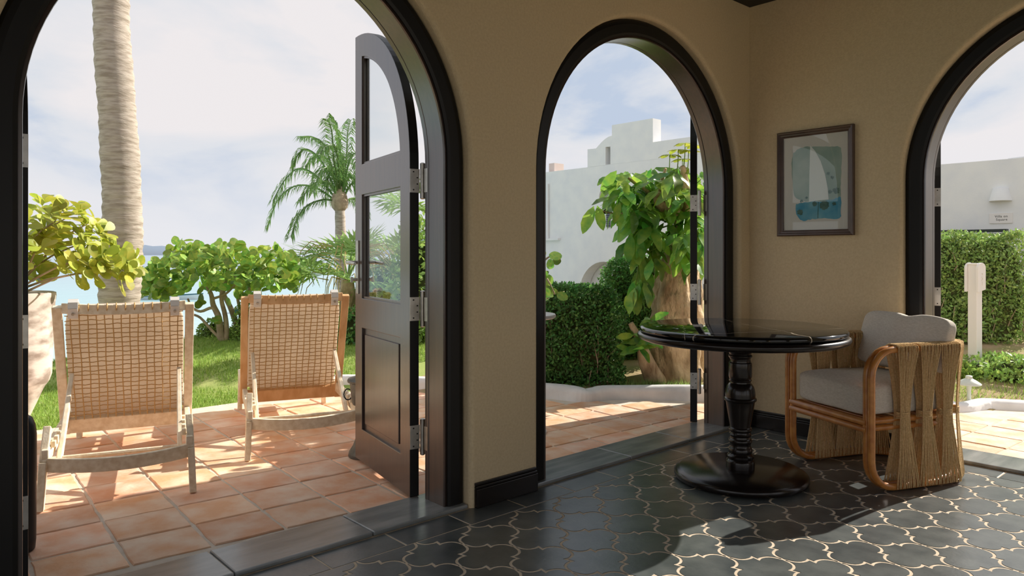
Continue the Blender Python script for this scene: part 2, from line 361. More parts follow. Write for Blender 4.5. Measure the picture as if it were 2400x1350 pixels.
# ---- arch trims: casing + jamb + raised stone threshold
def sweep_arch(mp, c, prof, z0=0.018):
    mb = MB(); NA = 48
    path = [(1, 0, z0)] + [(1, 0, ZC)] + [(math.cos(PI*k/NA), math.sin(PI*k/NA), ZC) for k in range(1, NA)] + [(-1, 0, ZC), (-1, 0, z0)]
    n = len(path); m = len(prof)
    rows = [[mp(c+x*r, zz+y*r, t) for x, y, zz in path] for r, t in prof]
    for i in range(m):
        j = (i+1) % m; mb.add(rows[i]+rows[j], [(k, k+1, n+k+1, n+k) for k in range(n-1)])
    return mb
def trim(name, label, mp, c, depth, tin, RO=RO):
    RI = RO-.10
    root = thing(name, label, 'door frame', mp(c, 0, 0.1), 0, None, 'structure')
    L = Vector(root.location)
    sh = lambda f: (lambda s, z, t: tuple(Vector(f(s, z, t))-L))
    ml = sh(mp)
    obj('casing', sweep_arch(ml, c, [(RO-.002, .052), (RO-.012, .043), (RO-.030, .040), (RO-.075, .043), (RO-.088, .048), (RO-.088, .075), (RO-.002, .075)]), M['casing_black'], root, smooth=40)
    obj('jamb', sweep_arch(ml, c, [(RO-.002, .076), (RI, .052), (RI-.002, .060), (RI, .166), (RI+.005, .169), (RI, .172), (RI, .196), (RI+.004, .200), (RO-.002, .200)]), M['espresso'], root, smooth=40)
    # slate slabs of the threshold
    w = 2*RO-0.004; joints = [-RO+.002, -RO+.70, -RO+.70+.54, RO-.002] if mp is mapA else [-RO+.002, -.1, RO-.002]
    for a, b in zip(joints[:-1], joints[1:]):
        m2 = MB(); q0 = ml(c+a+.0015, 0.0, tin); q1 = ml(c+b-.0015, 0.018, depth)
        m2.box([(q0[i]+q1[i])/2 for i in range(3)], [abs(q1[i]-q0[i]) for i in range(3)])
        obj('threshold_slab', m2, M['threshold'], root, bevel=0.006)
    return root
T1 = trim('trim_1', 'dark wood casing and stone sill of the wide left arch', mapA, CA, 0.262, 0.012, RO_L)
T2 = trim('trim_2', 'dark wood casing and stone sill of the middle arch behind the table', mapA, CC, 0.262, 0.012)
T3 = trim('trim_3', 'dark wood casing and stone sill of the right arch beside the armchair', mapB, CB, 0.33, 0.06)

# ---- baseboards
def baseboard(name, label, segs):
    root = thing(name, label, 'baseboard', segs[0][0]+(0,), 0, None, 'structure'); L = Vector(root.location)
    for (a, b, nrm) in segs:
        a, b, nrm = Vector(a+(0,)), Vector(b+(0,)), Vector(nrm+(0,))
        for z0, z1, th in ((0.0, .082, .020), (.082, .094, .016), (.094, .108, .010)):
            m = MB(); mid = (a+b)/2+nrm*th/2; d = (b-a)
            m.box(mid-L+V(0,0,(z0+z1)/2), (abs(d.x)+abs(nrm.x)*th, abs(d.y)+abs(nrm.y)*th, z1-z0))
            obj('board' if z0 == 0 else 'moulding', m, M['black_wood'], root, bevel=0.003)
    return root
baseboard('baseboard_left', 'black baseboard along the wall piers by the terrace arches',
          [((CA+RO_L+.02, 0), (CC-RO-.02, 0), (0, -1)), ((CC+RO+.02, 0), (-.021, 0), (0, -1)), ((XL, 0), (CA-RO_L-.02, 0), (0, -1))])
baseboard('baseboard_right', 'black baseboard under the sailing picture', [((0, -.0), (0, CB+RO+.02), (-1, 0))])

# ---- floor
mb = MB().box(((XL+.33)/2, (YB+.26)/2, -.0513), (.33-XL, .26-YB, .10))
floor = tag(obj('floor', mb, M['grout']), 'dark slate arabesque tile floor with pale grout lines', 'floor', None, 'structure')
def clip(poly, f):
    o = []
    for i in range(len(poly)):
        a, b = poly[i-1], poly[i]; fa, fb = f(a), f(b)
        if (fa >= 0) != (fb >= 0):
            t = fa/(fa-fb); o.append((a[0]+(b[0]-a[0])*t, a[1]+(b[1]-a[1])*t))
        if fb >= 0: o.append(b)
    return o
HXA, HYA = 0.1285, 0.1465
AN = (-2.293, -0.28)
EDGE = [(0.0, 0.0), (.05, .020), (.11, .055), (.18, .082), (.25, .088), (.32, .070), (.39, .028), (.425, -.006), (.455, -.058), (.545, .058), (.575, .006), (.61, -.028), (.68, -.070), (.75, -.088), (.82, -.082), (.89, -.055), (.95, -.020)]
def edge(p, q, sg=1):
    d = (q[0]-p[0], q[1]-p[1]); nn = (-d[1], d[0])
    return [(p[0]+d[0]*t+nn[0]*o*sg, p[1]+d[1]*t+nn[1]*o*sg) for t, o in EDGE]
def rev(e, q):
    r = list(reversed(e)); return [q]+r[:-1]
U1, U2 = (HXA, HYA), (HXA, -HYA)
def arab(cx, cy):
    p0 = (cx, cy); p1 = (cx+U1[0], cy+U1[1]); p2 = (p1[0]+U2[0], p1[1]+U2[1]); p3 = (cx+U2[0], cy+U2[1])
    e01 = edge(p0, p1, 1); e12 = edge(p1, p2, -1)
    e32 = edge(p3, p2, 1); e03 = edge(p0, p3, -1)
    return e01 + e12 + rev(e32, p2) + rev(e03, p3)
def inset(poly, d):
    n = len(poly); A = sum(poly[i-1][0]*poly[i][1]-poly[i][0]*poly[i-1][1] for i in range(n)); s = 1 if A > 0 else -1
    out = []
    for i in range(n):
        a, b, c = poly[i-1], poly[i], poly[(i+1) % n]
        t1 = Vector((b[0]-a[0], b[1]-a[1])); t2 = Vector((c[0]-b[0], c[1]-b[1]))
        if t1.length < 1e-7 or t2.length < 1e-7: out.append(b); continue
        t1.normalize(); t2.normalize(); n1 = Vector((-t1.y, t1.x))*s; n2 = Vector((-t2.y, t2.x))*s
        m = n1+n2
        m = m/max(m.dot(n1), .55) if m.length > 1e-3 else n1
        out.append((b[0]+m.x*d, b[1]+m.y*d))
    return out
LB, RB = -0.145, -0.092       # inner edges of the border rows
tiles = []
for i in range(-40, 60):
    for j in range(-40, 60):
        x = AN[0]+U1[0]*i+U2[0]*j; y = AN[1]+U1[1]*i+U2[1]*j
        if x < XL-.1 or x > .2 or y > .3 or y < YB-.1: continue
        tiles.append((x, y))
full_me = None; vis, rest = [], MB()
def tile_mb(poly, z=0.0):
    mb = MB(); n = len(poly); low = inset(poly, -.0012)
    mb.v = [(p[0], p[1], z) for p in poly]+[(p[0], p[1], z-.0018) for p in low]
    mb.f = [tuple(q) for q in tessellate_polygon([[Vector((p[0], p[1], 0)) for p in poly]])]+[(k, n+k, n+(k+1) % n, (k+1) % n) for k in range(n)]
    return mb
base = inset(arab(0, 0), .0058)
full_me = mesh_of('arabesque_tile', tile_mb(base), M['slate'])
cand = []
for (x, y) in tiles:
    poly = [(p[0]+x, p[1]+y) for p in base]
    ymax = max(p[1] for p in poly); xmax = max(p[0] for p in poly)
    cut = False
    if ymax > LB-.002 or xmax > RB-.002:
        poly = clip(clip(poly, lambda p: LB-.003-p[1]), lambda p: RB-.003-p[0]); cut = True
        if len(poly) < 3: continue
        A = abs(sum(poly[i-1][0]*poly[i][1]-poly[i][0]*poly[i-1][1] for i in range(len(poly))))/2
        if A < 2e-4: continue
    c = (sum(p[0] for p in poly)/len(poly), sum(p[1] for p in poly)/len(poly))
    q = px((c[0], c[1], 0))
    seen = q and -60 < q[0] < 2460 and q[1] < 1420
    cand.append((q[2] if seen else 99, x, y, cut, poly))
cand.sort(key=lambda c: c[0])
for k, (d, x, y, cut, poly) in enumerate(cand):
    if d < 90 and k < 298:
        if cut: obj('floor_tile', tile_mb(poly), M['slate'], floor)
        else: link('floor_tile', full_me, floor, (x, y, 0))
    elif x > -5.4: rest.add(tile_mb(poly).v, tile_mb(poly).f)
tag(obj('floor_tiles', rest, M['slate'], floor), kind='stuff')
for k in range(-8, 12):                   # border row under the terrace wall
    x0 = -2.405+.3105*k; x1 = x0+.3105
    if x0 < XL: continue
    if x1 > -.09: x1 = -.012
    if x0 > -.1: continue
    m = MB().box(((x0+x1)/2, (LB+.010)/2, -.0055), (x1-x0-.007, .010-LB-.007, .011)); obj('border_tile', m, M['slate'], floor, bevel=.0015)
for k in range(0, 12):                    # border row under the picture wall
    y1 = -.148-.3105*k; y0 = y1-.3105
    if y0 < YB: continue
    m = MB().box(((RB+.056)/2, (y0+y1)/2, -.0055), (.056-RB-.006, .3105-.006, .011)); obj('border_tile', m, M['slate'], floor, bevel=.0015)

# ---- door leaves
def door_leaf(name, label, loc, ang, mir, lever=False):
    """leaf in local coords: x from hinge to free edge (mirrored when mir), y from inside face to outside face"""
    W, TH, z0 = 0.750, 0.044, 0.02
    root = thing(name, label, 'door', loc, ang, None, 'structure')
    sg = -1 if mir else 1
    f = lambda u, w, t: (sg*u, t, w)
    arc = lambda r, a0, a1, n: [(W+r*math.cos(a0+(a1-a0)*i/n), ZC+r*math.sin(a0+(a1-a0)*i/n)) for i in range(n+1)]
    outer = [(0, z0), (W, z0)] + [(W, ZC+W)] + arc(W, PI/2, PI, 24)[1:]
    st, fs = .115, .105
    rr = W-st
    a_end = math.acos((W-(W-fs))/rr); zt0 = 1.565
    # arched upper light, concentric with the outer curve
    top = [(st, zt0), (W-fs, zt0)] + [(W+rr*math.cos(a), ZC+rr*math.sin(a)) for a in [PI-a_end+(a_end)*0]][:0]
    aS = PI/2+math.asin(fs/rr); aE = PI-math.asin((zt0-ZC)/rr)
    pts = [(W+rr*math.cos(aS+(aE-aS)*i/20), ZC+rr*math.sin(aS+(aE-aS)*i/20)) for i in range(21)]
    top = [pts[-1][:1]+(zt0,), (W-fs, zt0)] + pts
    top = [(pts[-1][0], zt0), (W-fs, zt0)] + pts[:-1]
    mid = [(st, .87), (W-fs, .87), (W-fs, 1.407), (st, 1.407)]
    low = [(st, .19), (W-fs, .19), (W-fs, .716), (st, .716)]
    lf = obj('leaf_frame', MB().plate([outer, top, mid, low], 0, TH, f), M['espresso'], root, bevel=.003)
    lf.data.materials.append(M['casing_black'])
    for pg in lf.data.polygons:
        if abs(pg.normal.y) < .5 and (abs(pg.center.x) < .002 or (pg.center.z > ZC and (abs(pg.center.x)-W)**2+(pg.center.z-ZC)**2 > (W-.02)**2)): pg.material_index = 1  # black on the leaf edges stands in for the dark room reflected there
    for nm, hole in (('glass_pane', top), ('glass_pane', mid)):
        obj(nm, MB().plate([inset(hole, -.004)], TH*.5-.002, TH*.5+.002, f), M['glass'], root)
        ring = inset(hole, .010)
        for t0, t1 in ((.008, .018), (TH-.018, TH-.008)):
            obj('glazing_bead', MB().plate([hole, ring], t0, t1, f), M['espresso'], root)
    p = obj('panel', MB().plate([inset(low, -.004)], .014, TH-.014, f), M['espresso'], root)
    obj('raised_field', MB().plate([inset(low, .032)], .005, TH-.005, f), M['espresso'], p, bevel=.004)
    for hz in (.285, .855, 1.425):
        m = MB().lathe([(.006, -.082), (.0115, -.078), (.0115, .078), (.006, .082)], 14)
        for zz in (-.030, .030): m.lathe([(.0125, zz-.001), (.0125, zz+.001)], 14)
        h = obj('hinge', m, M['steel'], root, smooth=40, loc=(-sg*.010, TH+.013, hz))
        obj('hinge_leaf', MB().box((sg*.0095, -.0335, 0), (.003, .046, .105)), M['steel'], h)
        m3 = MB()
        for zz in (-.040, -.014, .014, .040): m3.box((sg*.0075, -.034+(.012 if abs(zz) < .02 else -.006), zz), (.002, .006, .006))
        obj('screw_heads', m3, M['steel_dark'], h)
    if lever:
        for side, ys in ((-1, 0.0), (1, TH)):
            k = obj('handle_plate', MB().box((sg*(W-.045), ys+side*.003, 1.03), (.036, .007, .28)), M['steel'], root, bevel=.002)
            m = MB().tube([(sg*(W-.045), ys+side*.004, 1.055), (sg*(W-.045), ys+side*.056, 1.055)], .0095, 12)
            lv = obj('lever', m, M['steel'], root, smooth=40)
            m = MB().tube([(sg*(W-.042), ys+side*.056, 1.055), (sg*(W-.09), ys+side*.058, 1.053), (sg*(W-.16), ys+side*.054, 1.050)], [.0095, .009, .0075], 10)
            obj('grip', m, M['steel'], lv, smooth=60)
            obj('thumb_turn', MB().tube([(sg*(W-.045), ys+side*.004, .965), (sg*(W-.045), ys+side*.03, .965)], .008, 10).box((sg*(W-.045), ys+side*.034, .965), (.008, .012, .028)), M['steel'], root)
        obj('latch_plate', MB().box((sg*W, TH/2, 1.03), (.003, .024, .25)), M['steel'], root)
    return root
A90 = PI/2
door_leaf('door_1', 'dark door leaf seen edge-on at the far left with steel hinge plates', (-3.857, .275, 0), math.radians(91), False)
door_leaf('door_2', 'dark door leaf with arched glass panes swung out beside the loungers', (-2.437, .248, 0), math.radians(-101.5), True, lever=True)
door_leaf('door_3', 'dark door leaf seen edge-on beside the old tree trunk', (-.274, .262, 0), math.radians(-146), True)
door_leaf('door_4', 'dark door leaf folded back at the right arch above the armchair', (.36, -.995, 0), math.radians(-90+108), False)
# fixed hinge plates on the jambs
def jamb_plates(root, mp, c, sgn, t0, RO):
    RI = RO-.10
    L = Vector(root.location)
    for hz in (.285, .855, 1.425):
        a = Vector(mp(c+sgn*(RI-.0015), hz-.0525, t0-.022))-L; b = Vector(mp(c+sgn*(RI+.0005), hz+.0525, t0+.002))-L
        obj('hinge_plate', MB().box((a+b)/2, [abs(b[i]-a[i]) for i in range(3)]), M['steel'], root)
jamb_plates(T1, mapA, CA, 1, .199, RO_L); jamb_plates(T2, mapA, CC, 1, .199, RO)

# ================================================================== OUTDOOR GROUND
def ss(x, a, b):
    t = max(0.0, min(1.0, (x-a)/(b-a))); return t*t*(3-2*t)
def beyond(x, y): return .766*(x+.365)+.643*(y-1.5)      # distance past the white curb line
def ground_z(x, y):
    z = -.035
    v = beyond(x, y)
    if v > .05: z = -.035 + ss(v, .05, .25)*.085 + max(0, v-.25)*.135*(1-ss(v, 3.0, 7.0)*.5)
    z = min(z, .75)
    if y > 2.8: z += ss(y, 2.8, 3.3)*.03
    ys = 5.4 + max(0, x+1.0)*.55
    z -= ss(y, ys-.1, ys+2.6)*4.6
    d = (x-9)*1.0
    if y > 4: z -= ss(y, 4, 8)*ss(x, 4, 8)*1.2
    return z
gx = [-16+.4*i for i in range(16)]+[-9.6+.2*i for i in range(80)]+[6.4+.5*i for i in range(24)]
gy = [-12+.5*i for i in range(18)]+[-3+.2*i for i in range(75)]+[12+.5*i for i in range(20)]
def patch(name, label, keep, m, cat):
    mb = MB(); idx = {}
    for i in range(len(gx)-1):
        for j in range(len(gy)-1):
            cx_, cy_ = (gx[i]+gx[i+1])/2, (gy[j]+gy[j+1])/2
            if not keep(cx_, cy_): continue
            q = []
            for a, b in ((i, j), (i+1, j), (i+1, j+1), (i, j+1)):
                if (a, b) not in idx:
                    idx[(a, b)] = len(mb.v); x, y = gx[a], gy[b]
                    mb.v.append((x, y, ground_z(x, y)+.015*noise.noise(Vector((x*1.7, y*1.7, 3)))*(1 if beyond(x, y) > .3 or y > 3 else 0)))
                q.append(idx[(a, b)])
            mb.f.append(tuple(q))
    return tag(obj(name, mb, m, smooth=179), label, cat, None, 'structure')
patch('lawn', 'green lawn between the terrace and the sea', lambda x, y: y > 2.6 and beyond(x, y) < .4 or (y > 2.6 and x < 1), M['lawn'], 'lawn')
patch('garden_bed', 'sloping garden soil behind the white curb', lambda x, y: not (y > 2.6 and beyond(x, y) < .4 or (y > 2.6 and x < 1)) and not (y < .2 and x < .2 and x > XL and y > YB), M['soil'], 'ground')

tmb = MB()
tpoly = [(-9, -.0), (-9, 2.9), (-1.30, 2.95), (-.84, 2.36), (-.305, 1.60), (-.06, 1.22), (.403, .82), (.96, .10), (1.425, -.60), (1.62, -.78), (1.85, -.96), (2.38, -1.82), (2.7, -4.5), (.2, -4.5), (.2, 0)]
tmb.plate([tpoly], -.06, -.006, lambda u, w, t: (u, w, t))
terrace = tag(obj('terrace', tmb, M['mortar']), 'terracotta paved terrace outside the arches with pale mortar joints', 'terrace', None, 'structure')
def inside(p, poly):
    c = False
    for i in range(len(poly)):
        a, b = poly[i-1], poly[i]
        if (a[1] > p[1]) != (b[1] > p[1]) and p[0] < (b[0]-a[0])*(p[1]-a[1])/(b[1]-a[1])+a[0]: c = not c
    return c
rot = math.radians(-3.6); E1 = (math.cos(rot), math.sin(rot)); E2 = (-math.sin(rot), math.cos(rot))
TP, TQ = .28, .272
protos = []
for k in range(8):
    rnd = random.Random(k); h = TP/2-.0065; g = TQ/2-.0065; n = 5; pts = []
    for (ax, ay, bx, by) in ((-h, -g, h, -g), (h, -g, h, g), (h, g, -h, g), (-h, g, -h, -g)):
        for i in range(n):
            t = i/n; pts.append((ax+(bx-ax)*t+rnd.uniform(-.003, .003), ay+(by-ay)*t+rnd.uniform(-.003, .003)))
    mb = MB(); m = len(pts); ins = [(p[0]*.972, p[1]*.972) for p in pts]
    mb.v = [(p[0], p[1], .0) for p in ins]+[(p[0], p[1], -.004) for p in pts]+[(p[0], p[1], -.03) for p in pts]+[(0, 0, .001)]
    mb.f = [(i, (i+1) % m, 3*m) for i in range(m)]+[(m+i, m+(i+1) % m, (i+1) % m, i) for i in range(m)]+[(2*m+i, 2*m+(i+1) % m, m+(i+1) % m, m+i) for i in range(m)]
    protos.append(mesh_of('terracotta_tile', mb, M['terracotta'], 30))
cand = []
o0 = (-2.42, .286)
for i in range(-28, 24):
    for j in range(-20, 16):
        ci, cj = (i+.5)*TP, (j+.5)*TQ
        x = o0[0]+E1[0]*ci+E2[0]*cj; y = o0[1]+E1[1]*ci+E2[1]*cj
        if x < -7.5 or (y < .26 and x < .33): continue
        corners = [(x+E1[0]*a+E2[0]*b, y+E1[1]*a+E2[1]*b) for a in (-.14, .14) for b in (-.136, .136)]
        if sum(inside(c, tpoly) for c in corners+[(x, y)]) < 5: continue
        q = px((x, y, 0)); seen = bool(q and -120 < q[0] < 2520 and q[1] < 1500)
        cand.append((q[2] if seen else 90+random.random(), x, y))
cand.sort(); rest = MB()
for k, (d, x, y) in enumerate(cand):
    rnd = random.Random(k*31+5); z = rnd.uniform(-.0025, .0015)
    if d < 80 and k < 300:
        o = link('terracotta_tile', protos[rnd.randrange(8)], terrace, (x, y, z)); o.rotation_euler = (rnd.uniform(-.006, .006), rnd.uniform(-.006, .006), rot+rnd.choice((0, PI))+rnd.uniform(-.01, .01))
    else:
        me = protos[rnd.randrange(8)]; o = len(rest.v)
        for v in me.vertices: rest.v.append((x+v.co.x*E1[0]+v.co.y*E2[0], y+v.co.x*E1[1]+v.co.y*E2[1], z+v.co.z))
        for p in me.polygons: rest.f.append(tuple(i+o for i in p.vertices))
if rest.v: tag(obj('terracotta_tiles', rest, M['terracotta'], terrace), kind='stuff')

# sloping mortar strip outside each sill and white curb
cp = [(-1.35, 3.0), (-.85, 2.32), (-.365, 1.56), (-.247, 1.235), (-.118, 1.17), (.026, 1.11), (.343, .78), (.9, .06), (1.365, -.64), (1.522, -.80), (1.716, -.87), (1.83, -1.0), (2.3, -1.85), (2.6, -3.4)]
def smooth_path(p, n=6):
    out = []
    for i in range(len(p)-1):
        p0, p1, p2, p3 = [Vector(p[max(0, min(len(p)-1, i+k))]) for k in (-1, 0, 1, 2)]
        for k in range(n):
            t = k/n; out.append(.5*((2*p1)+(-p0+p2)*t+(2*p0-5*p1+4*p2-p3)*t*t+(-p0+3*p1-3*p2+p3)*t**3))
    out.append(Vector(p[-1])); return out
mb = MB(); path = smooth_path(cp); rows = []
for i, p in enumerate(path):
    d = (path[min(i+1, len(path)-1)]-path[max(i-1, 0)]).normalized(); nn = Vector((d.y, -d.x)); nn = nn if nn.x*.766+nn.y*.643 > 0 else -nn
    fr = i/len(path); h = (.095-.045*ss(fr, .5, .72))*(1+.10*math.sin(i*.21)+.05*math.sin(i*.53)); w = .13
    rows.append([(p.x-nn.x*.01, p.y-nn.y*.01, -.05), (p.x, p.y, h*.55), (p.x+nn.x*.02, p.y+nn.y*.02, h*.9), (p.x+nn.x*w*.5, p.y+nn.y*w*.5, h), (p.x+nn.x*w*.85, p.y+nn.y*w*.85, h*.93), (p.x+nn.x*w, p.y+nn.y*w, h*.6), (p.x+nn.x*w, p.y+nn.y*w, -.05)])
for i in range(len(rows)-1): mb.add(rows[i]+rows[i+1], [(k, k+1, 8+k, 7+k) for k in range(6)])
tag(obj('garden_curb', mb, M['curb'], smooth=60), 'low wavy white painted curb between terrace and garden', 'curb', None, 'structure')

# sea, far island
mb = MB().add([(-4000, 3, -3.6), (5200, 3, -3.6), (5200, 6500, -3.6), (-4000, 6500, -3.6)], [(0,1,2,3)])
tag(obj('sea', mb, M['sea']), 'pale turquoise sea reaching to the horizon', 'sea', None, 'structure')
def island(name, label, xs, D):
    mb = MB(); n = len(xs)
    for k, (x, y) in enumerate(xs):
        p = pd(x, y, D); q = pd(x, 600, D); b = pd(x, y, D*1.08)
        mb.v += [(q.x, q.y, -6), tuple(p), (b.x, b.y, -6)]
    mb.f = [f for k in range(n-1) for f in ((3*k, 3*k+3, 3*k+4, 3*k+1), (3*k+1, 3*k+4, 3*k+5, 3*k+2))]
    return tag(obj(name, mb, M['hazy_hill']), label, 'island', None, 'structure')
island('distant_island', 'faint haze-blue island hills on the horizon left of the sea grape', [(180, 594), (240, 588), (290, 583), (318, 578), (340, 574), (358, 577), (380, 576), (410, 580), (440, 586), (480, 591), (520, 594)], 2600)
island('distant_headland', 'haze-blue headland on the horizon seen through the door glass', [(850, 594), (880, 588), (905, 577), (925, 566), (945, 561), (970, 556), (1000, 560), (1060, 575), (1120, 594)], 2600)

# ================================================================== TABLE
TB = (-1.033, -.545)
t = thing('pedestal_table', 'round black marble-topped pedestal table with turned wooden column', 'table', TB+(0,))
n = 96
o = obj('marble_top', MB().lathe([(.0, .7145), (.474, .7145), (.482, .717), (.487, .724), (.487, .733), (.482, .740), (.472, .7435), (.0, .7435)], n, caps=False), M['marble'], t, smooth=50)
obj('wood_rim', MB().lathe([(.0, .672), (.444, .672), (.474, .676), (.492, .684), (.499, .695), (.497, .705), (.488, .711), (.479, .714), (.0, .7144)], n, caps=False), M['black_wood'], t, smooth=50)
col = [(.0, .0475), (.067, .0475), (.068, .055), (.068, .082), (.066, .090), (.060, .096), (.063, .102), (.063, .112), (.056, .118), (.053, .124), (.056, .130), (.057, .140), (.054, .150), (.050, .156), (.049, .168), (.053, .176), (.056, .184), (.054, .192), (.049, .197),
       (.048, .206), (.052, .211), (.053, .216), (.050, .221), (.049, .228), (.053, .233), (.055, .240), (.053, .247), (.049, .252), (.050, .262), (.056, .30), (.063, .34), (.068, .372), (.070, .378), (.076, .382), (.078, .388), (.076, .394), (.071, .398),
       (.0715, .415), (.069, .435), (.063, .452), (.055, .463), (.050, .468), (.0495, .474), (.053, .478), (.054, .483), (.051, .488), (.053, .494), (.0555, .500), (.0555, .560), (.0545, .566), (.050, .570), (.0485, .582), (.051, .590), (.056, .596), (.057, .602), (.051, .607), (.053, .614), (.060, .622), (.061, .64), (.061, .6725), (.0, .6725)]
obj('column', MB().lathe(col, 40, caps=False), M['black_wood'], t, smooth=35)
obj('base', MB().lathe([(.0, .0), (.300, .0), (.314, .005), (.318, .014), (.318, .026), (.312, .035), (.303, .040), (.297, .042), (.290, .047), (.0, .0475)], 80, caps=False), M['black_wood'], t, smooth=40)

# ================================================================== ARMCHAIR
ch = thing('rattan_armchair', 'low rattan armchair with hourglass rope sides and bent cane arms', 'armchair', (-.680, -.812, 0), math.radians(66))
def loop(hw, yb, rc, zt, zb, rf, yf=0.0):
    """closed bent cane: legs in front, rails running round the back at the top and at the floor"""
    def half(z, sgn):          # rail from right side to left side round the back at height z
        p = []
        n = 8
        p.append((hw, yf-rf-.02, z)); p.append((hw, (yf-rf+yb+rc)/2, z))
        for i in range(n+1):
            a = PI/2*i/n; p.append((hw-rc+rc*math.cos(a), yb+rc-rc*math.sin(a), z))
        p.append((0, yb, z))
        for i in range(n+1):
            a = PI/2*i/n; p.append((-hw+rc-rc*math.sin(a), yb+rc-rc*math.cos(a), z))
        p.append((-hw, (yf-rf+yb+rc)/2, z)); p.append((-hw, yf-rf-.02, z))
        return p
    def corner(x, z, up):      # bend between leg and rail
        out = []
        for i in range(7):
            a = PI/2*i/6
            out.append((x, yf-rf+rf*math.sin(a), (z-rf+rf*math.cos(a)) if up else (z+rf-rf*math.cos(a))))
        return out             # from rail to leg
    path = half(zt, 1) + corner(-hw, zt, True) + [(-hw, yf, (zt+zb)/2)] + list(reversed(corner(-hw, zb, False))) + list(reversed(half(zb, 1))) + corner(hw, zb, False) + [(hw, yf, (zt+zb)/2)] + list(reversed(corner(hw, zt, True)))
    return path
CR = .0165
obj('outer_cane', MB().tube(loop(.2855, -.655, .22, .655, CR+.001, .125), CR, 10, closed=True), M['rattan'], ch, smooth=179)
obj('inner_cane', MB().tube(loop(.2520, -.622, .187, .655, CR+.001, .125, -.004), CR, 10, closed=True), M['rattan'], ch, smooth=179)
for z in (.285, .318):
    obj('seat_rail', MB().tube([(-.262, .0, z), (.262, .0, z)], CR, 10), M['rattan'], ch, smooth=60)
    for sx in (-1, 1):
        obj('side_rail', MB().tube([(sx*.240, .0, z), (sx*.240, -.42, z), (sx*.20, -.54, z), (sx*.12, -.595, z), (0, -.60, z)], CR*.9, 8), M['rattan'], ch, smooth=179)
for i in range(5):
    y = -.06-i*.105
    obj('seat_slat', MB().box((0, y, .327), (.47, .05, .012)), M['rattan'], ch, bevel=.003)
def bundle(cx, cy, tx, ty, wt=.055, ww=.024, wb=.062):
    nx, ny = ty, -tx; waist = .345; mb = MB(); K = 12
    for side in (-1, 1):
        for k in range(K):
            s = -1+2*k/(K-1); path = []
            for zz, w, dep in ((.676, wt, .004), (.668, wt, .036), (.645, wt, .037), (.52, (wt+ww)/2*.97, .026), (.40, ww*1.08, .019), (waist, ww, .018), (.29, ww*1.2, .020), (.16, (wb+ww)/2*1.02, .029), (.035, wb, .038), (.012, wb, .036)):
                jit = .0018*math.sin(k*2.7+zz*23+cx*40)
                path.append((cx+tx*(s*w+jit)+nx*side*dep, cy+ty*(s*w+jit)+ny*side*dep, max(zz, .0045)))
            mb.tube(path, .0037, 5, caps=False)
    # the cord crosses over the top of both canes
    for k in range(K):
        s = -1+2*k/(K-1); x, y = cx+tx*s*wt, cy+ty*s*wt
        mb.tube([(x-nx*.036, y-ny*.036, .668), (x-nx*.02, y-ny*.02, .6755), (x+nx*.02, y+ny*.02, .6755), (x+nx*.036, y+ny*.036, .668)], .0042, 5, caps=False)
    o = obj('rope_bundle', mb, M['rope'], ch, smooth=179, fix=False)
    tb = MB()
    for q in range(4):
        z = waist-.012+q*.0075; ring = []
        for i in range(20):
            a = 2*PI*i/20; ring.append((cx+tx*math.cos(a)*(ww+.006)+nx*math.sin(a)*.0245, cy+ty*math.cos(a)*(ww+.006)+ny*math.sin(a)*.0245, z))
        tb.tube(ring, .0042, 5, closed=True)
    obj('rope_tie', tb, M['rope'], o, smooth=179)
mx = .2690
for sx in (-1, 1):
    for y in (-.195, -.330, -.455): bundle(sx*mx, y, 0, 1)
    a = math.radians(33); c0 = (sx*(mx-.204), -.6385+.204)
    bundle(c0[0]+sx*.204*math.cos(a), c0[1]-.204*math.sin(a), -sx*math.sin(a), -math.cos(a))
    bundle(sx*.065, -.6385, 1, 0)

def rbox(sx, sy, sz, p=5.0, n=14, fn=None):
    """rounded cushion box: a superquadric sampled over a cube"""
    mb = MB(); idx = {}
    def vert(a, b, c):
        k = (round(a, 5), round(b, 5), round(c, 5))
        if k not in idx:
            q = (abs(a)**p+abs(b)**p+abs(c)**p)**(1/p); v = Vector((a/q*sx, b/q*sy, c/q*sz))
            if fn: v = fn(v)
            idx[k] = len(mb.v); mb.v.append(tuple(v))
        return idx[k]
    g = [-1+2*i/n for i in range(n+1)]
    for i in range(n):
        for j in range(n):
            a0, a1, b0, b1 = g[i], g[i+1], g[j], g[j+1]
            for s in (-1, 1):
                mb.f.append((vert(a0,b0,s), vert(a1,b0,s), vert(a1,b1,s), vert(a0,b1,s)))
                mb.f.append((vert(a0,s,b0), vert(a1,s,b0), vert(a1,s,b1), vert(a0,s,b1)))
                mb.f.append((vert(s,a0,b0), vert(s,a1,b0), vert(s,a1,b1), vert(s,a0,b1)))
    return mb
chm = Matrix.Translation((-.680, -.812, 0)) @ Matrix.Rotation(math.radians(66), 4, 'Z')
def seatfn(v):
    v.z += .012*(1-(v.x/.26)**2)*(1-(v.y/.27)**2)*(1 if v.z > 0 else 0)
    v.z += .003*noise.noise(Vector((v.x*9, v.y*9, v.z*9))); return v
o = tag(obj('seat_cushion', rbox(.238, .264, .075, 9, 18, seatfn), M['linen'], smooth=179), 'thick grey linen seat cushion on the rattan armchair', 'cushion', 'armchair cushions')
o.location = chm @ V(0, -.264, .413); o.rotation_euler = (0, 0, math.radians(66))
pw = MB()
def backfn(v):
    x, y, z = v; edge = 1-.30*(abs(x)/.27)**3
    zt = (z+.165)/.33
    y *= edge*(1-.35*zt**3)
    if z > 0: z -= .017*math.exp(-((x+.02)/.045)**2)*(z/.165)
    y += .014*math.sin(x*34+z*9)*math.exp(-(x/.13)**2)*(.4+max(z, 0)*4)
    y += .006*noise.noise(Vector((x*12, z*12, 1)))
    return Vector((x, y, z))
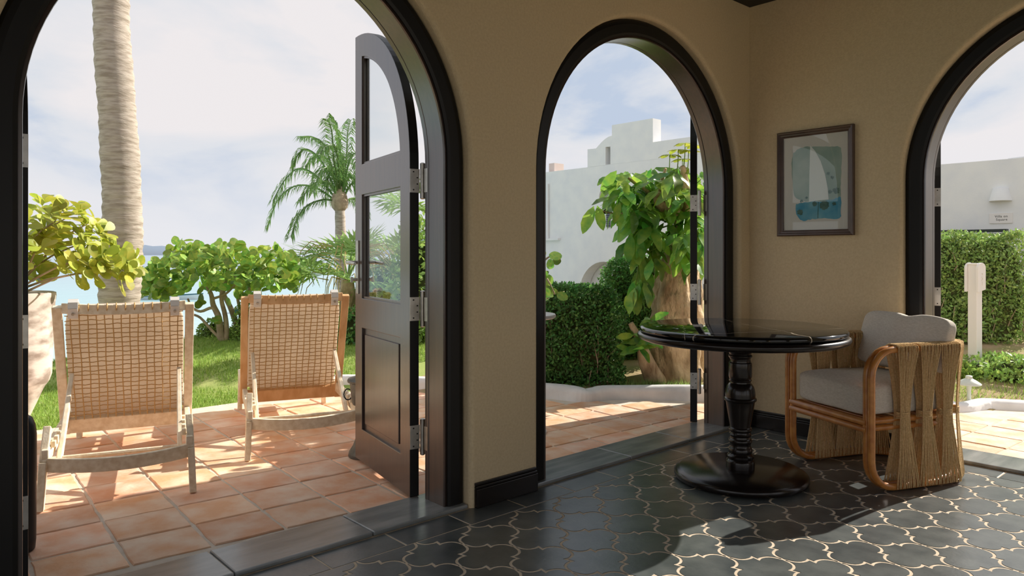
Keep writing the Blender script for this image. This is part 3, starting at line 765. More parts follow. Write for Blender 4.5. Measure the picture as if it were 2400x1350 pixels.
o = tag(obj('back_cushion', rbox(.268, .066, .145, 6.5, 24, backfn), M['linen'], smooth=179), 'grey linen back cushion with a dented top on the rattan armchair', 'cushion', 'armchair cushions')
o.matrix_world = chm @ Matrix.Translation((0, -.488, .648)) @ Matrix.Rotation(math.radians(14), 4, 'X')

# ================================================================== PICTURE
y0, y1, z0, z1 = -.664, -.199, 1.208, 1.845
pc = thing('framed_picture', 'framed watercolour of a white sail on green and blue', 'picture', (0, (y0+y1)/2, (z0+z1)/2))
hw, hh = (y1-y0)/2, (z1-z0)/2
prof = [(0, -.001), (0, -.024), (.006, -.030), (.014, -.028), (.018, -.022), (.028, -.020), (.033, -.014), (.036, -.013), (.036, -.001)]
for (ax, ay, bx, by) in ((-1,-1,1,-1), (1,-1,1,1), (1,1,-1,1), (-1,1,-1,-1)):
    mb = MB(); n = len(prof)
    for (cx, cy) in ((ax, ay), (bx, by)):
        for d, x in prof: mb.v.append((x, cx*(hw-d), cy*(hh-d)))
    mb.f = [(k, (k+1) % n, n+(k+1) % n, n+k) for k in range(n)]
    obj('frame_rail', mb, M['frame_wood'], pc)
obj('paper', MB().box((-.004, 0, 0), (.006, 2*hw-.07, 2*hh-.07)), M['mat_board'], pc)
aw, ah = hw-.036, hh-.036
def art(name, pts, m, x):
    # picture coordinates: u 0..1 from the corner side to the door side, w 0..1 upwards
    loop_ = [(aw-2*aw*u, -ah+2*ah*w) for u, w in pts]
    obj(name, MB().plate([loop_], x, x-.0004, lambda a, b, tt: (tt, a, b)), m, pc)
def uv(x, y): 
    u = (x-212)/(750-212); top = 350-65*u; bot = 1130-15*u
    return (u, 1-(y-top)/(bot-top))
def blob(pts, j=.006, seed=1):
    P = smooth_path([uv(*p) for p in pts+[pts[0]]], 5)[:-1]; r = random.Random(seed)
    return [(p.x+r.uniform(-j, j), p.y+r.uniform(-j, j)) for p in P]
art('green_wash', blob([(300, 470), (360, 425), (470, 415), (600, 415), (690, 430), (695, 600), (690, 760), (680, 860), (560, 880), (400, 880), (310, 840), (290, 700), (280, 560)]), M['wash_green'], -.0072)
art('blue_wash', blob([(320, 905), (420, 885), (540, 880), (640, 860), (690, 850), (690, 960), (680, 1025), (560, 1025), (440, 1035), (370, 1045), (325, 990)], seed=2), M['wash_blue'], -.0077)
for i, (x, y, r) in enumerate(((655, 790, 28), (605, 800, 18), (560, 915, 40), (625, 680, 14), (590, 645, 12), (640, 900, 16), (480, 900, 22), (370, 880, 14), (355, 975, 26), (410, 850, 12))):
    art('ink_blot', blob([(x+r*math.cos(a*PI/4), y+r*.9*math.sin(a*PI/4)) for a in range(8)], .008, i+5), M['wash_dark'], -.0081-.00002*i)
art('sail', [uv(*p) for p in ((443, 405), (436, 640), (432, 885), (520, 872), (595, 865), (588, 770), (566, 650), (530, 540), (485, 455))], M['sail_white'], -.0087)
art('mast_line', [uv(*p) for p in ((508, 885), (513, 885), (509, 1025), (504, 1025))], M['wash_dark'], -.0087)
obj('picture_glass', MB().box((-.0125, 0, 0), (.002, 2*aw+.004, 2*ah+.004)), M['glass'], pc)

# ================================================================== LOUNGERS
def sweepbox(path, w, h):
    mb = MB(); n = len(path)
    for x, y, z in path: mb.v += [(x, y-w/2, z-h/2), (x, y+w/2, z-h/2), (x, y+w/2, z+h/2), (x, y-w/2, z+h/2)]
    mb.f = [(4*i+k, 4*i+(k+1) % 4, 4*i+4+(k+1) % 4, 4*i+4+k) for i in range(n-1) for k in range(4)]+[(3, 2, 1, 0), (4*n-4, 4*n-3, 4*n-2, 4*n-1)]
    return mb
def lounger(label, loc, rz, mw, mg):
    r = thing('sun_lounger', label, 'sun lounger', loc, rz, 'sun loungers on the terrace')
    for sx in (-1, 1):
        obj('rear_leg', MB().beam((sx*.300, .0, 0), (sx*.292, .035, .20), .030, .045, (0,1,0)).beam((sx*.292, .035, .195), (sx*.285, .11, .335), .030, .045, (0,1,0)), mg, r, bevel=.004)
        obj('front_leg', MB().beam((sx*.29, 1.38, 0), (sx*.285, 1.36, .26), .030, .045, (0,1,0)), mg, r, bevel=.004)
        obj('side_rail', MB().beam((sx*.285, .02, .225), (sx*.285, 1.47, .242), .028, .060), mg, r, bevel=.004)
        for k in range(4): obj('ratchet_tooth', MB().box((sx*.262, .10+k*.085, .262), (.018, .035, .028+.008*k)), mg, r, bevel=.003)
        obj('prop', MB().beam((sx*.245, .13, .17), (sx*.245, .60, .485), .022, .038), mg, r, bevel=.004)
        obj('backrest_post', MB().beam((sx*.290, .76, .165), (sx*.295, .462, .845), .042, .030, (0,1,0)), mw, r, bevel=.004)
    m = MB(); K = 12
    for i in range(K):
        a, b = -1+2*i/K, -1+2*(i+1)/K; f = lambda q: .19-.020*(1-q*q)
        pass
    obj('rear_crossbar', sweepbox([(q*.292, .035-.03*(1-q*q), .19-.020*(1-q*q)) for q in [-1+2*i/K for i in range(K+1)]], .026, .060), mg, r, bevel=.003)
    obj('prop_rod', MB().tube([(-.275, .14, .185), (.275, .14, .185)], .011, 8), mg, r, smooth=40)
    P = lambda u, w, d=0.0: Vector((u*.275, .76-.298*w-.916*d*0-d*.916, .165+.68*w-d*.40))   # point on the back panel, d>0 towards the viewer
    m = MB()
    for i in range(8):
        a, b = -1+2*i/8, -1+2*(i+1)/8; sag = lambda q: .014*(1-q*q)
        pass
    obj('top_rail', sweepbox([P(q, .985)-V(0, 0, .014*(1-q*q)) for q in [-1+2*i/8 for i in range(9)]], .028, .05), mw, r, bevel=.003)
    obj('lower_rail', MB().beam(P(-1, .06), P(1, .06), .026, .085, (0, -.4, .9)), mw, r, bevel=.004)
    nv, nh = 14, 23; rnd = random.Random(int(loc[0]*100))
    for i in range(nv):
        u = -.87+1.74*i/(nv-1); pth = [P(u+.006*math.sin(k*1.3+i), .12+.84*k/10, .016+.003*math.sin(k*1.9+i*2)) for k in range(11)]
        obj('cord', MB().tube(pth, .0028, 5, caps=False), M['cord'], r, smooth=179, fix=False)
    for j in range(nh):
        w = .15+.79*j/(nh-1); sl = .006*rnd.uniform(-1, 1)
        pth = [P(-.96+1.92*k/14, w+sl*(k/7-1)+.0015*math.sin(k*2.2+j), .014+.0045*(1 if (k+j) % 2 else -1)) for k in range(15)]
        obj('cord', MB().tube(pth, .0024, 5, caps=False), M['cord'], r, smooth=179, fix=False)
    m = MB()
    for i in range(13):
        u = -.88+1.76*i/12; m.tube([P(u, .955, .018), P(u, 1.0, .017)+V(0,0,.002), P(u, 1.015, 0)+V(0,0,-.004), P(u, 1.0, -.016)+V(0,0,.002)], .0032, 5)
    obj('top_lashing', m, M['cord'], r)
    for k in range(6):
        obj('seat_slat', MB().box((0, .83+k*.118, .262), (.56, .055, .016)), mg, r, bevel=.003)
    return r
L1P, L1A = (-3.391, 1.118, 0), math.radians(-17)
L2P, L2A = (-2.430, 1.266, 0), math.radians(-19.5)
lounger('weathered slatted lounger with woven cord back nearest the left door', L1P, L1A, M['teak_grey'], M['teak_grey'])
lounger('honey teak lounger with woven cord back beside the open glass door', L2P, L2A, M['teak'], M['teak_grey'])
def lounger_pad(label, loc, rz):
    r = thing('lounger_pad', label, 'cushion', loc, rz, 'cushions on the sun loungers')
    mtx = Matrix.Rotation(math.atan2(.298, .68), 4, 'X')
    def wob(v): v.y += .006*noise.noise(Vector((v.x*8, v.z*8, 2))); return v
    o = obj('back_pad', rbox(.268, .030, .335, 9, 14, wob), M['cream_cloth'], r, smooth=179); o.matrix_local = Matrix.Translation((0, .76-.298*.52+.040, .165+.68*.52+.018)) @ mtx
    o = obj('seat_pad', rbox(.270, .345, .035, 9, 14), M['cream_cloth'], r, smooth=179); o.location = (0, 1.13, .307)
    for sx in (-.225, .225):
        P = lambda w, d: Vector((sx, .76-.298*w-d*.916, .165+.68*w-d*.40))
        m = MB(); pts = [P(.93, .030), P(1.0, .028), P(1.03, .012), P(1.04, -.01), P(1.0, -.035)]
        for a, b in zip(pts[:-1], pts[1:]): m.beam(a, b, .042, .008, (0, -.9, .4))
        st = obj('strap', m, M['white_strap'], r)
        obj('snap', MB().tube([P(.965, .034), P(.965, .040)], .007, 10), M['steel'], st)
    return r
lounger_pad('cream pad strapped to the lounger nearest the left door', L1P, L1A)
lounger_pad('cream pad strapped to the lounger beside the glass door', L2P, L2A)

# ---- metal stand behind the open door, dark canister at the left door
p = pd(850, 1080, 3.96)
st = thing('metal_ash_stand', 'galvanised metal stand with flared foot behind the open door', 'stand', (p.x+.02, p.y, 0))
obj('foot', MB().lathe([(0, .001), (.092, .001), (.095, .010), (.090, .030), (.070, .060), (.055, .10), (.045, .14), (.0, .14)], 28, caps=False), M['galvanised'], st, smooth=40)
obj('stem', MB().lathe([(.038, .138), (.030, .16), (.030, .26), (.040, .285)], 20), M['galvanised'], st, smooth=40)
b = obj('bucket', MB().lathe([(0, .283), (.070, .283), (.078, .30), (.086, .40), (.098, .405), (.100, .415), (.094, .425), (.060, .435), (0, .437)], 28, caps=False), M['galvanised'], st, smooth=40)
dv = (p-V(CX, CY, 0)); side = V(-RT[0], -RT[1], 0)
ring = [side*.098+V(0, 0, .335)+side*.022*math.cos(a*PI/6)+V(0, 0, .030*math.sin(a*PI/6)) for a in range(12)]
obj('ring_handle', MB().tube(ring, .0035, 6, closed=True), M['black_metal'], b, smooth=179)
p = pd(49, 1250, 2.70)
obj_ = tag(obj('floor_canister', MB().lathe([(0, 0), (.040, 0), (.045, .006), (.048, .04), (.050, .30), (.050, .43), (.046, .465), (.036, .492), (.020, .504), (0, .506)], 28, caps=False), M['black_metal'], smooth=40, loc=(p.x, p.y, .0)),
           'slim black rounded canister standing against the left door', 'canister')

# ================================================================== PLANTS
def leaf_strip(name, prof, m, fold=.12, droop=.12, wave=0.0):
    mb = MB(); n = len(prof)
    for i, (y, w) in enumerate(prof):
        zc_ = -droop*y*y + wave*math.sin(i*2.1)*.05
        mb.v += [(-w, y, zc_+fold*w+wave*.05*math.sin(i*1.7)), (0, y, zc_), (w, y, zc_+fold*w-wave*.05*math.sin(i*1.3))]
    for i in range(n-1):
        a, b = 3*i, 3*i+3; mb.f += [(a, a+1, b+1, b), (a+1, a+2, b+2, b+1)]
    return mesh_of(name, mb, m, 179, fix=False)
OBOV = [(0, .015), (.12, .05), (.35, .17), (.6, .29), (.8, .31), (.93, .21), (1.0, .04)]
ROUND = [(0, .05), (.04, .24), (.2, .44), (.45, .52), (.7, .46), (.9, .26), (1.0, .05)]
OBLONG = [(0, .012), (.06, .04), (.2, .14), (.45, .20), (.7, .18), (.88, .10), (.96, .035), (1.0, .004)]
LEAF = {'clusia': [leaf_strip('clusia_leaf', OBOV, M['leaf_clusia'], f, d) for f, d in ((.1, .1), (.25, .2), (.02, .05))],
        'grape': [leaf_strip('sea_grape_leaf', ROUND, M['leaf_grape'], f, d) for f, d in ((.1, .1), (.22, .18), (.02, .05))],
        'big': [leaf_strip('umbrella_leaf', OBLONG, M['leaf_big'], f, d, w) for f, d, w in ((.15, .25, .5), (.3, .45, .8), (.08, .12, .3))]}
def orient(axis, nrm):
    y = axis.normalized(); z = nrm - y*nrm.dot(y)
    if z.length < 1e-4: z = y.orthogonal()
    z.normalize(); x = y.cross(z); return Matrix((x, y, z)).transposed().to_4x4()
def put_leaf(kind, parent, pos, axis, nrm, size, rnd, store=None):
    me = rnd.choice(LEAF[kind]); mtx = Matrix.Translation(pos) @ orient(axis, nrm) @ Matrix.Scale(size, 4)
    if store is not None:
        o = len(store.v); store.v += [tuple(mtx @ v.co) for v in me.vertices]; store.f += [tuple(i+o for i in p.vertices) for p in me.polygons]; return
    ob = link('leaf', me, parent); ob.matrix_local = mtx
def rvec(rnd):
    while True:
        v = Vector((rnd.uniform(-1, 1), rnd.uniform(-1, 1), rnd.uniform(-1, 1)))
        if .05 < v.length < 1: return v.normalized()
def curve(a, b, rnd, k=5, amp=.08, sag=0.0):
    a, b = Vector(a), Vector(b); L = (b-a).length; j = [Vector((rnd.uniform(-1, 1), rnd.uniform(-1, 1), rnd.uniform(-1, 1)))*amp*L for _ in range(3)]
    return [a.lerp(b, t)+(j[0]*math.sin(PI*t)+j[1]*math.sin(2*PI*t))*.7+V(0, 0, sag*math.sin(PI*t)) for t in [i/k for i in range(k+1)]]
def branch(parent, name, pts, r0, r1, m, n=7):
    k = len(pts); return obj(name, MB().tube(pts, [r0+(r1-r0)*i/(k-1) for i in range(k)], n), m, parent, smooth=179)

camv = V(CX, CY, 1.1); right = V(RT[0], RT[1], 0); fwd = V(FW[0], FW[1], 0)
# ---- big weathered planter with the yellow-green shrub
pp = pd(2, 1000, 4.62)
gz = ground_z(pp.x, pp.y)
pot = thing('stone_planter', 'large weathered whitish planter pot at the lawn edge', 'planter', (pp.x, pp.y, gz-.005))
h0 = -gz
prof = [(0, 0), (.12, 0), (.13, .03), (.15, .06), (.235, .26), (.262, .30), (.275, .34), (.285, .60), (.288, .66), (.283, .68), (.286, .70), (.293, .80), (.300, .845), (.298, .868), (.285, .872), (.27, .86), (.262, .80), (0, .79)]
obj('pot_wall', MB().lathe(prof, 40, caps=False), M['pot'], pot, smooth=40)
d = obj('potting_soil', MB().lathe([(0, .80), (.262, .80), (.0, .812)], 24, caps=False), M['soil'], pot)
sh = thing('clusia_shrub', 'yellow-green shrub with paddle leaves growing in the planter', 'shrub', (pp.x, pp.y, gz+.80))
rnd = random.Random(11); cnt = 0; ctr = right*.24+V(0, 0, .35); extra = MB()
for k in range(118):
    while True:
        v = rvec(rnd)
        if v.z > -.75: break
    rr = rnd.uniform(.70, 1.0) if k < 58 else rnd.uniform(.25, .9)
    tip = ctr+(right*v.x*.50+fwd*v.y*.42+V(0, 0, v.z*.33))*rr
    if k % 6 == 0: tip = ctr + right*rnd.uniform(.35, .62) + V(0, 0, rnd.uniform(-.22, .02)) + fwd*rnd.uniform(-.25, .1)
    ax = ((tip-ctr)*.8+(tip-V(0, 0, -.1))*.5+V(0, 0, .18)).normalized()
    if k % 7 == 0: branch(sh, 'branch', curve((0, 0, .01), tip-ax*.02, rnd, 5, .05, .05), .009, .004, M['bark_pale'], 6)
    for q in range(5):
        a = q*2.4+rnd.uniform(-.4, .4); o1 = ax.orthogonal().normalized(); o2 = ax.cross(o1)
        dirn = (o1*math.cos(a)+o2*math.sin(a))*rnd.uniform(.7, 1.1)+ax*rnd.uniform(.25, .9)
        put_leaf('clusia', sh, tip-ax*.02*q*.4, dirn, ax+rvec(rnd)*.4, rnd.uniform(.085, .120), rnd, None if k < 58 else extra); cnt += 1
tag(obj('inner_leaves', extra, M['leaf_clusia'], sh, fix=False), kind='stuff')

# ---- palm trunk
def palm_trunk(parent, pts, r, n=14, rings=26):
    P = smooth_path(pts, rings); mb = MB(); R = []
    for i, p in enumerate(P):
        t_ = i/(len(P)-1); base_r = r[0]+(r[1]-r[0])*t_; R.append(base_r*(1+.030*((i % 3)-1)+.02*math.sin(i*.37)))
    mb.tube(P, R, n); return obj('trunk', mb, M['palm_bark'], parent, smooth=50)
def frond(parent, name, base, d0, length, m, rnd, grav=.9, wind=V(0,0,0), nl=34, ll=.42, wid=.018):
    mb = MB(); n = 14; p = Vector(base); d = Vector(d0).normalized(); pts = [p.copy()]; step = length/n
    for i in range(n):
        t_ = i/n; d = (d+V(0, 0, -grav*step*(.3+1.5*t_))+wind*step*(.4+t_)).normalized(); p = p+d*step; pts.append(p.copy())
    mb.tube(pts, [.014*length*(1-.8*i/n) for i in range(n+1)], 5)
    for i in range(nl):
        t_ = .12+.88*i/(nl-1); f_ = t_*n; k = min(int(f_), n-1); pos = pts[k].lerp(pts[k+1], f_-k); tg = (pts[k+1]-pts[k]).normalized()
        sd_ = tg.cross(V(0, 0, 1))
        sd_ = sd_.normalized() if sd_.length > .05 else V(1, 0, 0)
        L = ll*length*(math.sin(PI*min(1, .12+t_*.86))**.6)*.62+.04
        for s in (-1, 1):
            dd = (sd_*s*.75+tg*.75+V(0, 0, -.25)+rvec(rnd)*.12+wind*.5).normalized(); q1 = pos+dd*L*.5; dd2 = (dd+V(0, 0, -.55)+wind*.3).normalized(); q2 = q1+dd2*L*.5
            w = wid; u = dd.cross(tg); u = u.normalized() if u.length > .05 else V(0, 0, 1); wv = (u*.5+tg*.5).normalized()*w
            o = len(mb.v); mb.v += [tuple(pos-wv*.5), tuple(pos+wv*.5), tuple(q1-wv), tuple(q1+wv), tuple(q2)]; mb.f += [(o, o+1, o+3, o+2), (o+2, o+3, o+4)]
    return obj(name, mb, m, parent, smooth=0, fix=False)
b0 = pd(276, 900, 6.2); gz = ground_z(b0.x, b0.y); rt = thing('tall_palm', 'tall grey ringed palm trunk rising past the top of the left arch', 'palm tree', (b0.x, b0.y, gz))
PXM = 6.2/FPX
offs = [(284, gz), (280, .72), (287, 1.1), (285, 1.65), (275, 2.3), (262, 3.0), (262, 3.6), (270, 4.4), (290, 5.4), (310, 6.4)]
pts = [((pd(x, 595, 6.2).x-b0.x), (pd(x, 595, 6.2).y-b0.y), z-gz) for x, z in offs]
palm_trunk(rt, pts, (.168, .122), 18, 16)
for s_, x, z in ((1, 0, 0),):
    rnd = random.Random(3); top = Vector(pts[-1])
    for k in range(12):
        a = k*2*PI/12; frond(rt, 'frond', top, (math.cos(a), math.sin(a), .7+.3*math.sin(k*2)), 2.4, M['leaf_palm'], rnd, .55, V(0, 0, 0), 24, .4, .02)

# ---- small windblown coconut palm
D = 14.0; cb = pd(796, 480, D); gz = ground_z(cb.x, cb.y); rt = thing('coconut_palm', 'windblown coconut palm with fronds swept to the left', 'palm tree', (cb.x, cb.y, gz))
H_ = cb.z-gz
palm_trunk(rt, [(right*.10), right*.09+V(0, 0, H_*.5), right*.03+V(0, 0, H_*.85), V(0, 0, H_)], (.115, .095), 10, 10)
obj('crown_shaft', MB().lathe([(.09, -.12), (.15, -.05), (.17, .05), (.13, .2), (.05, .35)], 12, (0, 0, H_)), M['bark_pale'], rt, smooth=60)
rnd = random.Random(21)
def swept_frond(parent, pts, dz, m, nl, ll, wid):
    P = smooth_path([pd(x, y, D+dz*i/(len(pts)-1))-V(cb.x, cb.y, gz) for i, (x, y) in enumerate(pts)], 5); n = len(P)-1; mb = MB()
    mb.tube(P, [.020*(1-.8*i/n)+.003 for i in range(n+1)], 5)
    for i in range(nl):
        t_ = .16+.84*i/(nl-1); f_ = t_*n; k = min(int(f_), n-1); pos = P[k].lerp(P[k+1], f_-k); tg = (P[k+1]-P[k]).normalized(); sd_ = tg.cross(V(0, 0, 1))
        sd_ = sd_.normalized() if sd_.length > .1 else fwd.copy()
        L = ll*(.45+.55*math.sin(PI*min(1, .15+t_*.8)))*rnd.uniform(.8, 1.15)
        for s_ in (-1, 1):
            dd = (sd_*s_*.55+tg*.65+V(0, 0, -.15)-right*.15+rvec(rnd)*.18).normalized(); q1 = pos+dd*L*.45; dd2 = (dd*.6+V(0, 0, -.8)+rvec(rnd)*.12).normalized(); q2 = q1+dd2*L*.55
            wv = (right*.8+V(0, 0, .3)+fwd*.2*s_).normalized()*wid*.5
            o = len(mb.v); mb.v += [tuple(pos-wv*.6), tuple(pos+wv*.6), tuple(q1-wv), tuple(q1+wv), tuple(q2)]; mb.f += [(o, o+1, o+3, o+2), (o+2, o+3, o+4)]
    return obj('frond', mb, m, parent, fix=False)
FR = [[(796, 478), (740, 440), (690, 437), (650, 470), (628, 530)], [(796, 478), (745, 415), (700, 395), (665, 425), (640, 470)], [(794, 474), (760, 468), (720, 482), (695, 515), (682, 555)], [(796, 470), (755, 380), (720, 350), (700, 360), (688, 385)],
      [(796, 470), (765, 350), (735, 322), (705, 320)], [(796, 470), (782, 370), (778, 310), (768, 280)], [(798, 470), (800, 380), (790, 300), (778, 272)], [(800, 470), (812, 370), (815, 310), (822, 282)], [(800, 470), (818, 380), (835, 360), (842, 400)],
      [(800, 475), (825, 430), (850, 440), (862, 480)], [(800, 478), (825, 465), (845, 470), (858, 500)], [(796, 470), (775, 400), (752, 400), (735, 450)], [(796, 470), (785, 410), (770, 410), (762, 470)], [(798, 470), (800, 410), (790, 400), (782, 470)],
      [(796, 470), (770, 430), (735, 430), (705, 470)], [(800, 470), (815, 420), (830, 420), (838, 460)], [(798, 470), (770, 380), (740, 365), (715, 390)], [(798, 470), (790, 360), (770, 340), (750, 360)], [(799, 470), (806, 390), (800, 370), (795, 420)]]
for k, pt in enumerate(FR): swept_frond(rt, pt, .9*math.sin(k*2.1), M['leaf_palm'], 46, .36, .020)

# ---- sea grape tree
D = 7.35; sb = pd(528, 850, D); gz = ground_z(sb.x, sb.y); rt = thing('sea_grape_tree', 'gnarled multi-stemmed sea grape with round leaves on the lawn edge', 'tree', (sb.x, sb.y, gz))
def at(x, y, dd=0.0): return pd(x, y, D+dd)-V(sb.x, sb.y, gz)
rnd = random.Random(5)
br = [([(530, 862), (527, 815), (518, 790), (513, 745), (500, 715), (495, 690), (480, 660)], .060, .022), ([(527, 820), (531, 780), (528, 740), (519, 700), (525, 668), (548, 640)], .040, .018), ([(524, 800), (500, 778), (470, 745), (447, 735), (435, 722), (400, 700)], .020, .010), ([(515, 745), (498, 722), (470, 730), (450, 720), (440, 700)], .024, .012), ([(556, 800), (558, 775), (542, 725), (527, 695), (512, 660), (470, 640)], .045, .020), ([(560, 790), (566, 755), (572, 715), (585, 685), (592, 650), (610, 630)], .045, .020), ([(566, 760), (561, 720), (556, 690), (560, 660), (530, 630)], .025, .012), ([(572, 715), (570, 690), (566, 670), (575, 640)], .016, .010), ([(500, 700), (530, 688), (560, 660), (600, 640), (640, 620)], .018, .008), ([(610, 640), (640, 640), (660, 650)], .012, .006), ([(556, 805), (556, 870)], .05, .06)]
for k, (pt, r0, r1) in enumerate(br):
    P = smooth_path([at(x, y, .12*math.sin(k*1.7)*(i/len(pt)) + (.15 if k in (4, 5, 6, 7, 10) else 0)) for i, (x, y) in enumerate(pt)], 4); branch(rt, 'stem', P, r0*.78, r1*.8, M['bark_pale'], 7)
cnt = 0; extra = MB()
pos_list = []
for k in range(860):
    x = rnd.uniform(332, 692)
    t_ = (x-512)/184; ytop = 566+9*math.sin(x*.055)+34*abs(t_)**2.6+5*math.sin(x*.13); ybot = 674-10*math.sin(x*.03)+4*math.sin(x*.2)
    if x < 420: ytop += (420-x)*.35
    y = ytop+6+(ybot-ytop)*rnd.random()**1.05
    dd = rnd.uniform(-.55, .55)*(1-.55*abs(t_)**2)
    pos_list.append((dd, x, y))
pos_list.sort()
for k, (dd, x, y) in enumerate(pos_list):
    p = at(x, y, dd); nrm = (V(0, 0, .45)-fwd*.5+rvec(rnd)*.8); ax = (rvec(rnd)+V(0, 0, -.2)+right*((x-512)/184)*.6)
    put_leaf('grape', rt, p, ax, nrm, rnd.uniform(.070, .105), rnd, None if k < 280 else extra)
for x, y in ((477, 705), (482, 712), (473, 718), (503, 742), (500, 748), (612, 690), (625, 695), (632, 704), (690, 665), (684, 660), (538, 700)):
    put_leaf('grape', rt, at(x, y, -.1), rvec(rnd), -fwd+rvec(rnd)*.5, .09, rnd)
tag(obj('inner_leaves', extra, M['leaf_grape'], rt, fix=False), kind='stuff')

# ---- leafy masses: hedges and shrubs
def leaf_mass(name, label, cat, loc, inside_pts, m, size, rnd, core=None, group=None, stems=0, stem_h=.5):
    rt = thing(name, label, cat, loc, 0, group)
    if core is not None: obj('twig_core', core, M['hedge_core'], rt, smooth=179)
    mb = MB()
    for p, nrm in inside_pts:
        a = (nrm*.5+rvec(rnd)).normalized(); z = (nrm+rvec(rnd)*.9); s_ = size*rnd.uniform(.7, 1.25)
        mt = orient(a, z); y_ = mt.col[1].to_3d(); x_ = mt.col[0].to_3d(); z_ = mt.col[2].to_3d()
        o = len(mb.v); mb.v += [tuple(p), tuple(p+y_*s_*.5+x_*s_*.28+z_*s_*.06), tuple(p+y_*s_), tuple(p+y_*s_*.5-x_*s_*.28+z_*s_*.06)]; mb.f += [(o, o+1, o+2), (o, o+2, o+3)]
    tag(obj('foliage', mb, m, rt, fix=False), kind='stuff')
    if stems:
        tw = MB()
        for k in range(stems):
            p, nrm = rnd.choice(inside_pts)
            if p.z > stem_h: continue
            q = p-nrm*.03; tw.tube([q-V(0, 0, rnd.uniform(.05, .2)), q+rvec(rnd)*.03, q+nrm*.03+V(rnd.uniform(-.08, .08), rnd.uniform(-.08, .08), rnd.uniform(.06, .2))], [.006, .005, .003], 4)
        tag(obj('twigs', tw, M['bark_pale'], rt), kind='stuff')
    return rt
def box_pts(n, w, d, h, rz_, rnd, rnd_top=.12, lump=.06):
    out = []; c, s = math.cos(rz_), math.sin(rz_)
    for _ in range(n):
        f = rnd.choices(('f', 't', 'l', 'r', 'b'), (w*h*1.6, w*d*1.1, d*h, d*h, w*h*.4))[0]
        x, y, z = rnd.uniform(-w/2, w/2), rnd.uniform(-d/2, d/2), h*rnd.random()
        ins = abs(rnd.gauss(0, .045))
        if f == 'f': y = -d/2+ins; nn = V(0, -1, .15)
        elif f == 'b': y = d/2-ins; nn = V(0, 1, .15)
        elif f == 't': z = h-ins; nn = V(0, 0, 1)
        elif f == 'l': x = -w/2+ins; nn = V(-1, 0, .15)
        else: x = w/2-ins; nn = V(1, 0, .15)
        # round the top edges and make the surface lumpy
        e_ = max(0, (z-(h-rnd_top*1.6))/(rnd_top*1.6)); k_ = 1-.5*rnd_top*e_**2/max(min(w, d)/2, .1)
        x *= k_; y *= k_
        q = Vector((x*c-y*s, x*s+y*c, z)); q += Vector((nn.x*c-nn.y*s, nn.x*s+nn.y*c, nn.z))*lump*noise.noise(q*3.1)
        out.append((q, Vector((nn.x*c-nn.y*s, nn.x*s+nn.y*c, nn.z))))
    return out
def box_core(w, d, h, rz_, ins=.07):
    mb = rbox(w/2-ins, d/2-ins, h/2-ins*.5, 6, 8); c, s = math.cos(rz_), math.sin(rz_)
    mb.v = [(x*c-y*s, x*s+y*c, z+h/2-ins*.5) for x, y, z in mb.v]; return mb
hr = YAW-PI/2
rnd = random.Random(31)
def hedge(name, label, xpx, ybase, D, w, d, h, n, m, size, cat='hedge', group=None, lump=.06, tw=110):
    p = pd(xpx, ybase, D); z = ground_z(p.x, p.y)-.02
    return leaf_mass(name, label, cat, (p.x, p.y, z), box_pts(n, w, d, h-z, hr, rnd, lump=lump), m, size, rnd, box_core(w, d, h-z, hr), group, tw, .8 if h > 1.2 else .45)
hedge('clipped_hedge', 'low clipped dark green hedge behind the curb in the middle arch', 1322, 900, 5.98, .92, .5, .835, 15000, M['leaf_hedge'], .031)
hedge('clipped_hedge', 'taller clipped hedge beside the old tree trunk', 1500, 900, 6.65, .66, .45, 1.05, 13000, M['leaf_hedge'], .031)
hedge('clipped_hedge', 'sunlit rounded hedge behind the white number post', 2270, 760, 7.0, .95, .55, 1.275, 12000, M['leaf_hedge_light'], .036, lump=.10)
hedge('dark_shrub', 'dark green shrub at the right edge beside the sunlit hedge', 2410, 740, 7.9, .5, .5, .78, 2500, M['leaf_hedge'], .045, 'shrub', lump=.1)

def mound_pts(n, rx, ry, rz_, rnd, bottom=0.0):
    out = []
    for _ in range(n):
        v = rvec(rnd); v.z = abs(v.z)*(1-bottom)+v.z*bottom; r = 1-abs(rnd.gauss(0, .12)); p = Vector((v.x*rx*r, v.y*ry*r, v.z*rz_*r)); p += v*.12*rx*noise.noise(p*6)
        out.append((p, v))
    return out
def mound(name, label, xpx, y, D, rx, ry, rz_, n, m, size, cat='shrub', core=True, group=None, bottom=0.0, zoff=0):
    p = pd(xpx, y, D); z = ground_z(p.x, p.y)+zoff
    c = None
    if core:
        c = rbox(rx*.72, ry*.72, rz_*.74, 2, 8); c.v = [(x, yy, abs(zz)) for x, yy, zz in c.v]
    return leaf_mass(name, label, cat, (p.x, p.y, z-.01), mound_pts(n, rx, ry, rz_, rnd, bottom), m, size, rnd, c, group)
mound('groundcover', 'white-flecked groundcover plants on the slope right of the number post', 2365, 860, 5.9, .42, .40, .16, 1500, M['leaf_cover'], .045, 'plant')
mound('grass_tuft', 'bright green tuft at the foot of the number post', 2262, 858, 5.85, .10, .10, .09, 420, M['grass'], .05, 'plant', core=False)
mound('bush', 'small bright green bush behind the sea grape stems', 578, 850, 7.45, .16, .16, .40, 1300, M['leaf_cover'], .036, bottom=.3)
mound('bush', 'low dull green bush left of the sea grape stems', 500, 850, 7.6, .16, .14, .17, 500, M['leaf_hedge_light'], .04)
mound('bush', 'dark bush beside the right lounger post', 826, 870, 7.2, .16, .16, .36, 900, M['leaf_hedge'], .045, bottom=.3)
mound('variegated_shrub', 'yellow-green shrub seen between the open door and its frame', 990, 850, 7.4, .42, .32, 1.30, 3400, M['leaf_cover'], .07, bottom=.4)
